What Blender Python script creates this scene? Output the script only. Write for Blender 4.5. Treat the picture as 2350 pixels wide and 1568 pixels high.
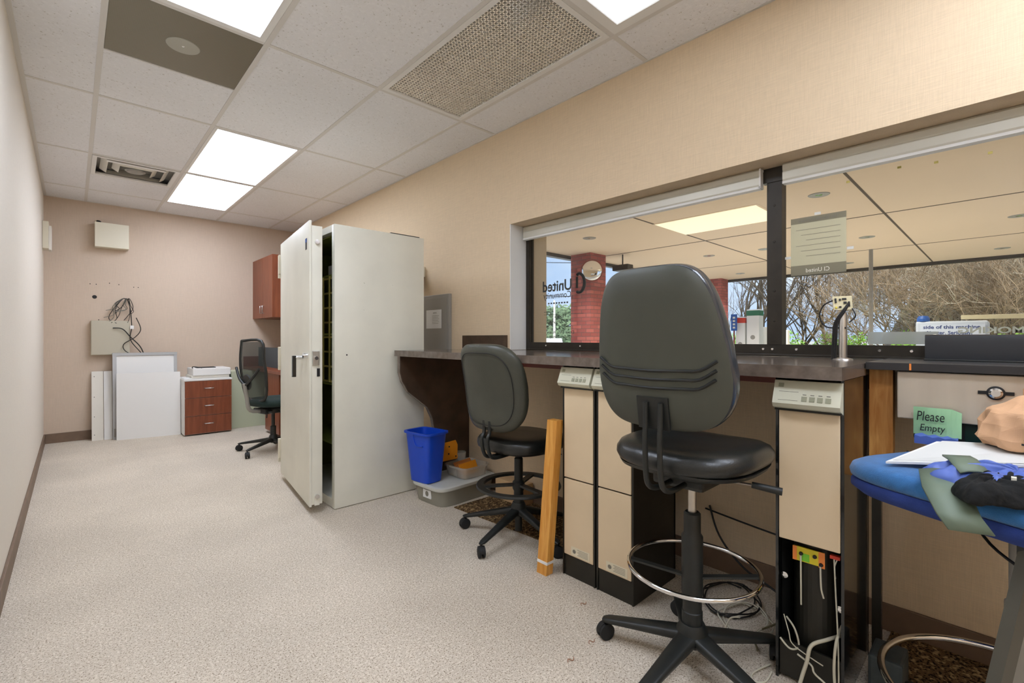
import bpy, bmesh, math, random
from mathutils import Vector, Matrix, Euler
S = bpy.context.scene
for o in list(bpy.data.objects): bpy.data.objects.remove(o)
COL = S.collection
PI = math.pi
V = Vector
# ------------------------------------------------------------------ camera, world, exposure
cam_d = bpy.data.cameras.new('camera'); cam = bpy.data.objects.new('camera', cam_d); COL.objects.link(cam)
cam_d.sensor_width = 36; cam_d.lens = 36*1072/2350; cam_d.shift_y = -8/2350; cam_d.clip_start = .02; cam_d.clip_end = 400
cam.location = (0, 0, 1.10); cam.rotation_euler = (PI/2, 0, -.755)
S.camera = cam
W = bpy.data.worlds.new('sky'); S.world = W; W.use_nodes = True
wn = W.node_tree.nodes; wl = W.node_tree.links
bg = wn['Background']
tc = wn.new('ShaderNodeTexCoord'); mp = wn.new('ShaderNodeMapping'); wl.new(tc.outputs['Generated'], mp.inputs[0])
mp.inputs['Scale'].default_value = (1, 1, 3)
cn = wn.new('ShaderNodeTexNoise'); cn.inputs['Scale'].default_value = 2.2; cn.inputs['Detail'].default_value = 7
wl.new(mp.outputs[0], cn.inputs[0])
cr = wn.new('ShaderNodeValToRGB'); cr.color_ramp.elements[0].position = .35; cr.color_ramp.elements[1].position = .68
cr.color_ramp.elements[0].color = (.40, .55, .80, 1); cr.color_ramp.elements[1].color = (.72, .80, .92, 1)
wl.new(cn.outputs[0], cr.inputs[0]); wl.new(cr.outputs[0], bg.inputs[0]); bg.inputs[1].default_value = .50
S.view_settings.view_transform = 'Standard'; S.view_settings.look = 'None'
S.view_settings.gamma = 1; S.view_settings.exposure = 1.38; S.view_settings.use_curve_mapping = False
LAMP = 5.2
sun_d = bpy.data.lights.new('sun', 'SUN'); sun_d.energy = 1.7; sun_d.angle = .5; sun_d.color = (1, .97, .92)
sun = bpy.data.objects.new('sun', sun_d); COL.objects.link(sun); sun.rotation_euler = (math.radians(18), math.radians(-42), 0)

# ------------------------------------------------------------------ materials
def srgb(r, g, b):
    f = lambda c: (c/255/12.92) if c/255 <= .04045 else ((c/255+.055)/1.055)**2.4
    return (f(r), f(g), f(b), 1)
def mix(nt, fac, a, b):
    m = nt.nodes.new('ShaderNodeMix'); m.data_type = 'RGBA'
    for s, val in ((m.inputs[0], fac), (m.inputs[6], a), (m.inputs[7], b)):
        if hasattr(val, 'is_output'): nt.links.new(val, s)
        else: s.default_value = val
    return m.outputs[2]
def mat(name, rgb, rough=.6, metal=0, var=0.0, vs=6, bump=0.0, bs=300, emit=0, spec=None, stretch=None, coat=0, sheen=0):
    m = bpy.data.materials.new(name); m.use_nodes = True; nt = m.node_tree; p = nt.nodes['Principled BSDF']
    c = srgb(*rgb); p.inputs['Base Color'].default_value = c
    p.inputs['Roughness'].default_value = rough; p.inputs['Metallic'].default_value = metal
    if spec is not None: p.inputs['Specular IOR Level'].default_value = spec
    if coat: p.inputs['Coat Weight'].default_value = coat
    if sheen: p.inputs['Sheen Weight'].default_value = sheen
    t = nt.nodes.new('ShaderNodeTexCoord'); mpn = nt.nodes.new('ShaderNodeMapping'); nt.links.new(t.outputs['Object'], mpn.inputs[0])
    if stretch: mpn.inputs['Scale'].default_value = stretch
    if var:
        n = nt.nodes.new('ShaderNodeTexNoise'); n.inputs['Scale'].default_value = vs; n.inputs['Detail'].default_value = 6
        nt.links.new(mpn.outputs[0], n.inputs[0])
        r = nt.nodes.new('ShaderNodeValToRGB'); r.color_ramp.elements[0].position = .3; r.color_ramp.elements[1].position = .7
        nt.links.new(n.outputs[0], r.inputs[0])
        d = tuple(max(0, x*(1-var)) for x in c[:3])+(1,); l = tuple(min(1, x*(1+var)) for x in c[:3])+(1,)
        nt.links.new(mix(nt, r.outputs[0], d, l), p.inputs['Base Color'])
    if bump:
        n = nt.nodes.new('ShaderNodeTexNoise'); n.inputs['Scale'].default_value = bs; n.inputs['Detail'].default_value = 3
        nt.links.new(mpn.outputs[0], n.inputs[0])
        b = nt.nodes.new('ShaderNodeBump'); b.inputs['Strength'].default_value = bump; b.inputs['Distance'].default_value = .002
        nt.links.new(n.outputs[0], b.inputs['Height']); nt.links.new(b.outputs[0], p.inputs['Normal'])
    if emit:
        p.inputs['Emission Color'].default_value = c; p.inputs['Emission Strength'].default_value = emit
    return m

def linen(name, rgb, amt=.10):
    m = mat(name, rgb, .75, spec=.3); nt = m.node_tree; p = nt.nodes['Principled BSDF']
    t = nt.nodes.new('ShaderNodeTexCoord'); outs = []
    for sc in ((14, 14, 420), (330, 330, 14)):
        q = nt.nodes.new('ShaderNodeMapping'); q.inputs['Scale'].default_value = sc; nt.links.new(t.outputs['Object'], q.inputs[0])
        n = nt.nodes.new('ShaderNodeTexNoise'); n.inputs['Scale'].default_value = 1; n.inputs['Detail'].default_value = 3
        nt.links.new(q.outputs[0], n.inputs[0]); outs.append(n.outputs[0])
    ad = nt.nodes.new('ShaderNodeMath'); ad.operation = 'ADD'; nt.links.new(outs[0], ad.inputs[0]); nt.links.new(outs[1], ad.inputs[1])
    mr = nt.nodes.new('ShaderNodeMapRange'); mr.inputs[1].default_value = .7; mr.inputs[2].default_value = 1.3
    nt.links.new(ad.outputs[0], mr.inputs[0])
    c = srgb(*rgb); d = tuple(x*(1-amt*1.6) for x in c[:3])+(1,); l = tuple(min(1, x*(1+amt)) for x in c[:3])+(1,)
    nt.links.new(mix(nt, mr.outputs[0], d, l), p.inputs['Base Color'])
    b = nt.nodes.new('ShaderNodeBump'); b.inputs['Strength'].default_value = .25; b.inputs['Distance'].default_value = .002
    nt.links.new(mr.outputs[0], b.inputs['Height']); nt.links.new(b.outputs[0], p.inputs['Normal'])
    return m

def speckle(name, base, dark, light, scale=160, big=2.0, bigamt=.12, bump=.5, thr=(.36, .46), stain=None):
    m = mat(name, base, .95, spec=.1); nt = m.node_tree; p = nt.nodes['Principled BSDF']
    t = nt.nodes.new('ShaderNodeTexCoord')
    def noise(sc, det=2):
        n = nt.nodes.new('ShaderNodeTexNoise'); n.inputs['Scale'].default_value = sc; n.inputs['Detail'].default_value = det
        nt.links.new(t.outputs['Object'], n.inputs[0]); return n.outputs[0]
    def ramp(o, a, b):
        r = nt.nodes.new('ShaderNodeMapRange'); r.inputs[1].default_value = a; r.inputs[2].default_value = b
        nt.links.new(o, r.inputs[0]); return r.outputs[0]
    n1 = noise(scale, 3); n2 = noise(scale*.55, 2); n3 = noise(big, 5)
    c1 = mix(nt, ramp(n1, *thr), srgb(*dark), srgb(*base))
    c2 = mix(nt, ramp(n2, .52, .66), c1, srgb(*light))
    dk = tuple(x*(1-bigamt) for x in (1, 1, 1))+(1,)
    mm = nt.nodes.new('ShaderNodeMix'); mm.data_type = 'RGBA'; mm.blend_type = 'MULTIPLY'; mm.inputs[0].default_value = 1
    nt.links.new(c2, mm.inputs[6]); nt.links.new(mix(nt, ramp(n3, .35, .65), dk, (1, 1, 1, 1)), mm.inputs[7])
    nt.links.new(mm.outputs[2], p.inputs['Base Color'])
    b = nt.nodes.new('ShaderNodeBump'); b.inputs['Strength'].default_value = bump; b.inputs['Distance'].default_value = .004
    nt.links.new(n1, b.inputs['Height']); nt.links.new(b.outputs[0], p.inputs['Normal'])
    return m

def wood(name, a, b, scale=(3, 3, 40), rough=.4, ring=4):
    m = mat(name, a, rough); nt = m.node_tree; p = nt.nodes['Principled BSDF']
    t = nt.nodes.new('ShaderNodeTexCoord'); q = nt.nodes.new('ShaderNodeMapping'); q.inputs['Scale'].default_value = scale
    nt.links.new(t.outputs['Object'], q.inputs[0])
    n = nt.nodes.new('ShaderNodeTexNoise'); n.inputs['Scale'].default_value = ring; n.inputs['Detail'].default_value = 8; n.inputs['Distortion'].default_value = .6
    nt.links.new(q.outputs[0], n.inputs[0])
    r = nt.nodes.new('ShaderNodeMapRange'); r.inputs[1].default_value = .35; r.inputs[2].default_value = .65
    nt.links.new(n.outputs[0], r.inputs[0]); nt.links.new(mix(nt, r.outputs[0], srgb(*a), srgb(*b)), p.inputs['Base Color'])
    return m

def brick_mat(name):
    m = mat(name, (140, 60, 55), .9); nt = m.node_tree; p = nt.nodes['Principled BSDF']
    t = nt.nodes.new('ShaderNodeTexCoord'); sp = nt.nodes.new('ShaderNodeSeparateXYZ'); nt.links.new(t.outputs['Object'], sp.inputs[0])
    ad = nt.nodes.new('ShaderNodeMath'); nt.links.new(sp.outputs[0], ad.inputs[0]); nt.links.new(sp.outputs[1], ad.inputs[1])
    cb = nt.nodes.new('ShaderNodeCombineXYZ'); nt.links.new(ad.outputs[0], cb.inputs[0]); nt.links.new(sp.outputs[2], cb.inputs[1])
    b = nt.nodes.new('ShaderNodeTexBrick'); b.inputs['Scale'].default_value = 1
    b.inputs['Brick Width'].default_value = .2; b.inputs['Row Height'].default_value = .068; b.inputs['Mortar Size'].default_value = .006
    b.inputs['Color1'].default_value = srgb(184, 98, 88); b.inputs['Color2'].default_value = srgb(140, 64, 60); b.inputs['Mortar'].default_value = srgb(116, 74, 70)
    nt.links.new(cb.outputs[0], b.inputs[0]); nt.links.new(b.outputs[0], p.inputs['Base Color'])
    return m

def see_through(name, rgb, alpha, rough=.1, gloss=.06):
    m = bpy.data.materials.new(name); m.use_nodes = True; nt = m.node_tree
    out = nt.nodes['Material Output']; p = nt.nodes['Principled BSDF']
    p.inputs['Base Color'].default_value = srgb(*rgb); p.inputs['Roughness'].default_value = rough
    tr = nt.nodes.new('ShaderNodeBsdfTransparent'); mx = nt.nodes.new('ShaderNodeMixShader'); mx.inputs[0].default_value = alpha
    nt.links.new(tr.outputs[0], mx.inputs[1]); nt.links.new(p.outputs[0], mx.inputs[2]); nt.links.new(mx.outputs[0], out.inputs[0])
    return m
def glass_mat():
    m = bpy.data.materials.new('window_glass'); m.use_nodes = True; nt = m.node_tree; nt.nodes.clear()
    out = nt.nodes.new('ShaderNodeOutputMaterial'); tr = nt.nodes.new('ShaderNodeBsdfTransparent'); gl = nt.nodes.new('ShaderNodeBsdfGlossy')
    gl.inputs['Roughness'].default_value = .01; tr.inputs[0].default_value = (.97, .985, .98, 1)
    fr = nt.nodes.new('ShaderNodeFresnel'); fr.inputs[0].default_value = 1.33; mx = nt.nodes.new('ShaderNodeMixShader')
    nt.links.new(fr.outputs[0], mx.inputs[0]); nt.links.new(tr.outputs[0], mx.inputs[1]); nt.links.new(gl.outputs[0], mx.inputs[2]); nt.links.new(mx.outputs[0], out.inputs[0])
    return m

M = dict(
 wall=linen('tan_linen_wallpaper', (222, 199, 167), .05), wallback=linen('rose_tan_linen_wallpaper', (208, 188, 168), .035),
 wallleft=linen('pale_linen_wallpaper', (228, 219, 206), .03),
 carpet=speckle('beige_loop_carpet', (213, 200, 182), (132, 116, 94), (230, 219, 203), 210, 1.6, .13),
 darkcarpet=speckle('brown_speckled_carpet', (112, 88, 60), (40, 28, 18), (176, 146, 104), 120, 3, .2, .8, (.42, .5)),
 tile=speckle('ceiling_tile', (236, 235, 236), (200, 196, 190), (240, 239, 240), 90, 1.2, .05, .25, (.30, .36)),
 grid=mat('ceiling_grid_paint', (216, 212, 206), .5), base=mat('brown_vinyl_base', (120, 98, 80), .55, var=.15, vs=9),
 white=mat('white_paint', (232, 230, 226), .45), offwhite=mat('offwhite_paint', (228, 222, 210), .5, var=.03),
 lens=None, bronze=mat('dark_bronze_aluminium', (46, 40, 32), .4, .3, var=.2, vs=20), steel=mat('brushed_steel', (190, 190, 188), .32, 1, var=.1, stretch=(1, 30, 1)),
 chrome=mat('chrome', (225, 225, 225), .08, 1), black=mat('black_plastic', (30, 32, 30), .45, var=.15, vs=30), blackgloss=mat('gloss_black_metal', (22, 24, 24), .14, coat=.4),
 leather=mat('black_vinyl', (36, 37, 35), .3, var=.15, vs=7, bump=.25, bs=260), backshell=mat('charcoal_plastic_shell', (68, 70, 61), .48, var=.10, vs=6, bump=.1, bs=400),
 cushion=mat('glossy_black_vinyl', (50, 54, 60), .16, spec=.8, bump=.15, bs=260), greyvinyl=mat('charcoal_vinyl', (66, 67, 58), .38, var=.12, vs=6, bump=.25, bs=240), rubber=mat('black_rubber', (24, 24, 24), .7),
 counter=mat('mottled_brown_laminate', (108, 96, 86), .13, var=.28, vs=28, spec=.6), darklam=mat('dark_brown_laminate', (72, 55, 42), .45, var=.32, vs=9),
 thin=mat('charcoal_worktop', (60, 58, 58), .3, var=.1), thinface=mat('charcoal_edge', (40, 38, 38), .5),
 safe=mat('putty_enamel', (228, 225, 210), .38, var=.06, vs=3, bump=.05, bs=60), safein=mat('olive_enamel', (136, 142, 62), .5, var=.2, vs=5), gold=mat('brass_bars', (200, 184, 104), .45, .4, var=.2),
 cherry=wood('cherry_laminate', (118, 60, 36), (136, 74, 46), (9, 9, .8)), pine=wood('yellow_pine', (176, 112, 46), (214, 156, 84), (10, 10, 1.5), .55), oak=wood('varnished_oak', (206, 138, 50), (228, 168, 84), (14, 14, 1.2), .4),
 beige=mat('pinkish_beige_enamel', (224, 202, 168), .4, var=.05, vs=4), head=mat('pale_grey_green_plastic', (206, 204, 182), .45), button=mat('olive_grey_keys', (150, 150, 126), .5),
 darkmetal=mat('dark_metal', (44, 42, 36), .4, .3, var=.2, vs=12), silverpost=mat('worn_silver', (196, 190, 182), .3, .9, var=.1),
 blue=mat('blue_plastic', (14, 70, 196), .35), clear=see_through('clear_grey_plastic', (176, 172, 158), .62), lid=mat('milky_plastic_lid', (204, 204, 196), .35, var=.05),
 orange=mat('orange_card', (238, 150, 22), .6, var=.05), brownpaper=mat('orange_brown_paper', (196, 120, 60), .7, var=.15), box=mat('tan_box', (206, 172, 128), .7),
 fabric=mat('blue_seat_fabric', (44, 108, 168), .95, var=.14, vs=40, bump=.7, bs=420, sheen=.3), navy=mat('navy_seat_fabric', (40, 62, 132), .95, var=.12, vs=30, bump=.6, bs=420),
 jacket=mat('periwinkle_nylon', (82, 106, 182), .5, var=.12, vs=14), jgrey=mat('sage_grey_nylon', (104, 118, 100), .55, var=.1, vs=14), jblack=mat('black_fleece', (10, 12, 12), .95, bump=.8, bs=90),
 paper=mat('white_paper', (232, 232, 230), .6), note=mat('mint_note_paper', (160, 206, 158), .7, var=.04), bag=mat('kraft_paper', (214, 168, 128), .8, var=.08, vs=12, bump=.5, bs=30),
 ink=mat('black_ink', (24, 22, 22), .6), greyink=mat('grey_ink', (120, 116, 104), .6), cordw=mat('grey_white_cord', (206, 200, 180), .5), cordb=mat('black_cord', (26, 24, 22), .5),
 speaker=None, egg=mat('polished_louver', (252, 249, 242), .16, .5), cavity=mat('dark_cavity', (60, 54, 46), .8), mesh=see_through('woven_mesh', (40, 46, 42), .78, .8),
 yellowlabel=mat('yellow_label', (224, 206, 40), .4), orangelabel=mat('orange_label', (240, 140, 60), .4), greenlabel=mat('green_label', (120, 200, 50), .4), red=mat('red_plastic', (214, 60, 34), .4),
 brick=brick_mat('red_brick'), soffit=mat('canopy_soffit_panel', (226, 202, 174), .8, var=.03, vs=.6), joint=mat('dark_joint', (84, 70, 56), .8), asphalt=mat('asphalt', (186, 184, 176), .9, var=.15, vs=2),
 earth=mat('leaf_litter_bank', (126, 110, 90), .95, var=.45, vs=3), bark=mat('grey_brown_bark', (96, 84, 70), .9, var=.2, vs=6), twig=mat('pale_twigs', (222, 210, 188), .9, var=.2, vs=3), twigb=mat('tan_twigs', (168, 146, 118), .9, var=.25, vs=3),
 leaf=mat('spring_green_leaves', (150, 200, 80), .8, var=.4, vs=9), farleaf=mat('far_tree_line', (112, 134, 100), .9, var=.4, vs=.6), mirror=mat('mirror', (235, 235, 235), .03, 1),
 bluesign=mat('blue_sign', (30, 84, 160), .5), machine=mat('pale_grey_machine', (196, 204, 214), .5), notice=see_through('film_notice', (206, 200, 168), .72, .5), noticeband=see_through('film_band', (134, 128, 106), .8, .5),
 whiteink=mat('white_ink', (225, 222, 205), .5), frost=see_through('frosted_film', (226, 226, 220), .75, .6), cream=mat('cream_enamel', (222, 214, 192), .45), tallow=mat('cream_bar', (222, 210, 170), .6), grey=mat('mid_grey_enamel', (150, 146, 138), .45),
 green=mat('dark_green_plastic', (20, 52, 40), .4), glass=glass_mat(), car=mat('white_car_paint', (225, 228, 232), .25), darkred=mat('dark_red_laminate', (126, 54, 40), .4),
)
def lens_mat(name, rgb, strength):
    m = bpy.data.materials.new(name); m.use_nodes = True; p = m.node_tree.nodes['Principled BSDF']
    p.inputs['Base Color'].default_value = (.9, .9, .9, 1); p.inputs['Emission Color'].default_value = srgb(*rgb); p.inputs['Emission Strength'].default_value = strength
    return m
M['lens'] = lens_mat('lit_acrylic_lens', (228, 238, 255), LAMP)
M['lens2'] = lens_mat('lit_prismatic_lens', (232, 242, 255), .55)
M['canopylens'] = lens_mat('canopy_lens', (252, 226, 158), .24)
def speaker_mat():
    m = mat('perforated_speaker_steel', (120, 114, 98), .35, .5); nt = m.node_tree; p = nt.nodes['Principled BSDF']
    t = nt.nodes.new('ShaderNodeTexCoord'); v = nt.nodes.new('ShaderNodeTexVoronoi'); v.inputs['Scale'].default_value = 170; v.inputs['Randomness'].default_value = 0
    nt.links.new(t.outputs['Object'], v.inputs[0]); r = nt.nodes.new('ShaderNodeMapRange'); r.inputs[1].default_value = .25; r.inputs[2].default_value = .4
    nt.links.new(v.outputs[0], r.inputs[0]); nt.links.new(mix(nt, r.outputs[0], srgb(58, 54, 46), srgb(134, 128, 112)), p.inputs['Base Color']); return m
M['speaker'] = speaker_mat()
def prismatic():
    m = M['lens2']; nt = m.node_tree; p = nt.nodes['Principled BSDF']
    t = nt.nodes.new('ShaderNodeTexCoord'); v = nt.nodes.new('ShaderNodeTexVoronoi'); v.inputs['Scale'].default_value = 55; v.inputs['Randomness'].default_value = 0
    nt.links.new(t.outputs['Object'], v.inputs[0]); nt.links.new(mix(nt, v.outputs[0], srgb(255, 255, 255), srgb(176, 200, 224)), p.inputs['Emission Color'])
prismatic()

# ------------------------------------------------------------------ mesh builder
def rot_to(d):
    return V((0, 0, 1)).rotation_difference(V(d).normalized()).to_matrix()
class MB:
    def __init__(s): s.b = bmesh.new()
    def box(s, x0, x1, y0, y1, z0, z1, mtx=None, bevel=0):
        g = bmesh.ops.create_cube(s.b, size=1)['verts']
        T = Matrix.Translation(((x0+x1)/2, (y0+y1)/2, (z0+z1)/2)) @ Matrix.Diagonal((abs(x1-x0), abs(y1-y0), abs(z1-z0), 1))
        for v in g: v.co = T @ v.co
        if bevel:
            es = {e for v in g for e in v.link_edges}
            r = bmesh.ops.bevel(s.b, geom=list(es), offset=bevel, segments=2, affect='EDGES', profile=.6)
            g = [v for v in r['verts']]
            g = list({v for f in r['faces'] for v in f.verts} | set(g))
            fs = set()
            st = [f for f in r['faces']]
            while st:
                f = st.pop()
                if f in fs: continue
                fs.add(f)
                for e in f.edges: st += [q for q in e.link_faces if q not in fs]
            g = list({v for f in fs for v in f.verts})
        if mtx is not None:
            for v in g: v.co = mtx @ v.co
        return s
    def loft(s, rings, cap0=True, cap1=True, closed=True):
        R = [[s.b.verts.new(V(p)) for p in r] for r in rings]; n = len(R[0])
        for a, b in zip(R, R[1:]):
            for i in range(n if closed else n-1):
                j = (i+1) % n
                try: s.b.faces.new((a[i], a[j], b[j], b[i]))
                except ValueError: pass
        for flag, r in ((cap0, R[0]), (cap1, R[-1])):
            if flag:
                c = s.b.verts.new(sum((v.co for v in r), V())/n)
                for i in range(n): s.b.faces.new((r[i], r[(i+1) % n], c))
        return s
    def tube(s, pts, r, seg=8, smooth=0, r1=None):
        P = [V(p) for p in pts]
        if smooth:
            Q = []
            for i in range(len(P)-1):
                p0, p1, p2, p3 = P[max(i-1, 0)], P[i], P[i+1], P[min(i+2, len(P)-1)]
                for k in range(smooth):
                    t = k/smooth
                    Q.append(.5*((2*p1)+(p2-p0)*t+(2*p0-5*p1+4*p2-p3)*t*t+(-p0+3*p1-3*p2+p3)*t**3))
            Q.append(P[-1]); P = Q
        T = []
        for i in range(len(P)):
            d = P[min(i+1, len(P)-1)]-P[max(i-1, 0)]
            T.append(d.normalized() if d.length > 1e-9 else V((0, 0, 1)))
        n = T[0].orthogonal().normalized(); rings = []
        for i, p in enumerate(P):
            if i:
                n = T[i-1].rotation_difference(T[i]) @ n; n = (n - T[i]*n.dot(T[i])).normalized()
            bq = T[i].cross(n); rr = r if r1 is None else r+(r1-r)*i/max(1, len(P)-1)
            rings.append([p+(n*math.cos(a)+bq*math.sin(a))*rr for a in [2*PI*k/seg for k in range(seg)]])
        return s.loft(rings)
    def ring(s, c, R, r, seg=48, sg=10, rx=1, flat=1):
        c = V(c); rr = []
        for i in range(seg):
            a = 2*PI*i/seg
            rr.append([c+V(((R+r*math.cos(b))*math.cos(a), (R+r*math.cos(b))*math.sin(a), r*flat*math.sin(b))) for b in [2*PI*k/sg for k in range(sg)]])
        rr.append(rr[0]); return s.loft(rr, False, False)
    def lathe(s, c, prof, seg=28, axis=(0, 0, 1)):
        q = rot_to(axis); c = V(c)
        return s.loft([[c+q @ V((r*math.cos(a), r*math.sin(a), z)) for a in [2*PI*k/seg for k in range(seg)]] for r, z in prof])
    def cyl(s, a, b, r, seg=20, r1=None):
        a, b = V(a), V(b); d = b-a; L = d.length
        return s.lathe(a, [(r, 0), (r if r1 is None else r1, L)], seg, d)
    def prism(s, poly, axis, lo, hi):   # poly of 2D pts in the plane across axis
        def P(u, w, t):
            return {'x': (t, u, w), 'y': (u, t, w), 'z': (u, w, t)}[axis]
        a = [s.b.verts.new(P(u, w, lo)) for u, w in poly]; b = [s.b.verts.new(P(u, w, hi)) for u, w in poly]
        s.b.faces.new(a); s.b.faces.new(b[::-1]); n = len(a)
        for i in range(n): s.b.faces.new((a[i], b[i], b[(i+1) % n], a[(i+1) % n]))
        return s
    def tf(s, mtx):
        for v in s.b.verts: v.co = mtx @ v.co
        return s
    def build(s, name, m, parent=None, smooth=None, label=None):
        bmesh.ops.recalc_face_normals(s.b, faces=s.b.faces)
        me = bpy.data.meshes.new(name); s.b.to_mesh(me); s.b.free()
        if isinstance(m, str): m = M[m]
        me.materials.append(m)
        if smooth is not None:
            for p in me.polygons: p.use_smooth = True
            me.set_sharp_from_angle(angle=math.radians(smooth))
        o = bpy.data.objects.new(name, me); COL.objects.link(o)
        if parent is not None: o.parent = parent
        if label: o['label'] = label
        return o
def tag(o, label, cat, group=None, kind=None):
    o['label'] = label; o['category'] = cat
    if group: o['group'] = group
    if kind: o['kind'] = kind
    return o
def struct(o, label=None):
    o['kind'] = 'structure'
    if label: o['label'] = label
    return o
def thing(name, label, cat, loc=(0, 0, 0), rz=0, group=None):
    o = bpy.data.objects.new(name, None); o.empty_display_size = .1; COL.objects.link(o); o.location = loc; o.rotation_euler = (0, 0, rz)
    return tag(o, label, cat, group)
def copy_tree(o, parent=None):
    c = o.copy(); COL.objects.link(c)
    if parent is not None: c.parent = parent
    for ch in list(o.children): copy_tree(ch, c)
    return c
def frame(o, x, y):   # matrix with local x, y axes given
    x = V(x).normalized(); y = V(y).normalized(); z = x.cross(y)
    return Matrix(((x.x, y.x, z.x, o[0]), (x.y, y.y, z.y, o[1]), (x.z, y.z, z.z, o[2]), (0, 0, 0, 1)))
def add_text(mb, txt, size, mtx, width=None, ext=.0006, shear=0, sx=1, bold=0):
    cu = bpy.data.curves.new('t', 'FONT'); cu.body = txt; cu.size = size; cu.extrude = ext; cu.shear = shear; cu.resolution_u = 3; cu.offset = bold
    o = bpy.data.objects.new('t', cu); COL.objects.link(o); dg = bpy.context.evaluated_depsgraph_get(); dg.update()
    me = bpy.data.meshes.new_from_object(o.evaluated_get(dg)); xs = [v.co.x for v in me.vertices]
    k = (width/(max(xs)-min(xs))) if (width and xs) else sx; x0 = min(xs) if xs else 0
    for v in me.vertices: v.co = mtx @ V(((v.co.x-x0)*k, v.co.y, v.co.z))
    mb.b.from_mesh(me); bpy.data.objects.remove(o); bpy.data.curves.remove(cu); bpy.data.meshes.remove(me)
    return mb
def rbox(x0, x1, y0, y1, z0, z1, bevel=.004, mtx=None):
    return MB().box(x0, x1, y0, y1, z0, z1, mtx, bevel)

# ------------------------------------------------------------------ room shell
XL, XR, YB, YF, ZC = -.218, 2.24, 6.85, -1.7, 2.579
GX = [.104, .714, 1.324, 1.934]; GY = [6.27, 5.035, 3.80, 2.563, 1.328, .092, -1.144]
struct(MB().box(XL-.2, XR+.38, YF-.2, YB+.2, -.12, 0).build('floor', 'carpet'), 'beige speckled loop carpet floor')
struct(MB().box(XL-.15, XL, YF-.15, YB+.15, 0, ZC+.1).build('wall_left', 'wallleft'))
struct(MB().box(XL, XR, YB, YB+.15, 0, ZC+.1).build('wall_back', 'wallback'))
struct(MB().box(XL, XR, YF-.15, YF, 0, ZC+.1).build('wall_front', 'wall'))
WX = 2.62; OY1, OY0, OZ0, OZ1 = 2.403, -1.25, .972, 1.90
b = MB(); b.box(XR, WX, OY1, YB+.15, 0, ZC+.1); b.box(XR, WX, YF-.15, OY0, 0, ZC+.1)
b.box(XR, WX, OY0, OY1, 0, OZ0); b.box(XR, WX, OY0, OY1, OZ1, ZC+.1)
struct(b.build('wall_right', 'wall'))
struct(MB().box(XR+.001, 2.40, OY1-.006, OY1+.0, 1.017, OZ1).build('trim_1', 'white'), 'white painted window jamb')
# ceiling tiles (openings left for fixtures)
cols = [(XL, GX[0])]+[(GX[i], GX[i+1]) for i in range(3)]+[(GX[3], XR)]
rows = [(GY[0], YB)]+[(GY[i+1], GY[i]) for i in range(6)]+[(YF, GY[6])]
special = {(1, 4), (2, 2), (2, 1), (3, 4), (3, 5), (1, 6), (3, 6)}    # lights / louver
b = MB(); b.box(XL-.15, WX, YF-.15, YB+.15, ZC+.10, ZC+.16)
for i, (x0, x1) in enumerate(cols):
    for j, (y0, y1) in enumerate(rows):
        if (i, j) in special: continue
        if (i, j) == (1, 3): y0, y1 = 3.17, 3.80
        if (i, j) == (1, 1): y0, y1 = 5.66, 6.27
        b.box(x0+.002, x1-.002, y0+.002, y1-.002, ZC+.003, ZC+.018)
ceil = struct(b.build('ceiling', 'tile'), 'white acoustic tile ceiling')
g = MB()
for x in GX: g.box(x-.012, x+.012, YF, YB, ZC, ZC+.03)
for y in GY: g.box(XL, XR, y-.012, y+.012, ZC+.0007, ZC+.03)
g.box(XL, XL+.022, YF, YB, ZC-.001, ZC+.03); g.box(XR-.012, XR, YF, YB, ZC-.001, ZC+.03); g.box(XL, XR, YB-.012, YB, ZC-.0012, ZC+.03)
g.box(GX[0], GX[1], 3.165, 3.177, ZC+.0006, ZC+.03); g.box(GX[0], GX[1], 5.65, 5.666, ZC+.0006, ZC+.03)
g.build('ceiling_grid', 'grid', ceil)
struct(rbox(XL, XL+.012, YF, YB, 0, .10, .003).build('baseboard_left', 'base'))
struct(rbox(XL+.012, XR-.012, YB-.012, YB, 0, .10, .003).build('baseboard_back', 'base'))
struct(rbox(XR-.012, XR, YF, YB-.012, 0, .10, .003).build('baseboard_right', 'base'))
struct(MB().box(XR-.02, XR, .36, 2.84, .905, .974).build('trim_2', 'darkred'), 'stained wood cleat under counter')

# troffers
def troffer(x0, x1, y0, y1, label, lens, group=None, deep=.0, rail=.022):
    cx, cy = (x0+x1)/2, (y0+y1)/2
    t = thing('ceiling_light', label, 'ceiling light', (cx, cy, ZC), 0, group)
    X, Y = (x1-x0)/2-.013, (y1-y0)/2-.013; f = MB()
    for q in ((-X, X, -Y, -Y+rail), (-X, X, Y-rail, Y), (-X, -X+rail, -Y+rail, Y-rail), (X-rail, X, -Y+rail, Y-rail)): f.box(*q, -.001, .03)
    f.build('frame', 'white', t)
    MB().box(-X+rail, X-rail, -Y+rail, Y-rail, .006, .014).build('diffuser', lens, t)
    MB().box(-X, X, -Y, Y, .03, .09).build('housing', 'white', t)
    return t
troffer(GX[1], GX[2], GY[2], GY[1], 'lit white troffer in the middle of the ceiling, nearer of the touching pair', 'lens')
troffer(GX[1], GX[2], GY[1], GY[0], 'lit white troffer nearest the back wall, farther of the touching pair', 'lens')
troffer(GX[0], GX[1], GY[4], GY[3], 'lit white troffer beside the dark square speaker panel', 'lens', rail=.03)
troffer(GX[2], GX[3], GY[5], GY[4], 'lit troffer with bluish prismatic lens beside the metal louver', 'lens2', rail=.05)
troffer(GX[0], GX[1], GY[6], GY[5], 'added out-of-view troffer brightening the near end of the room', 'lens', rail=.03)  # outside the frame, added to brighten the small room
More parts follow.
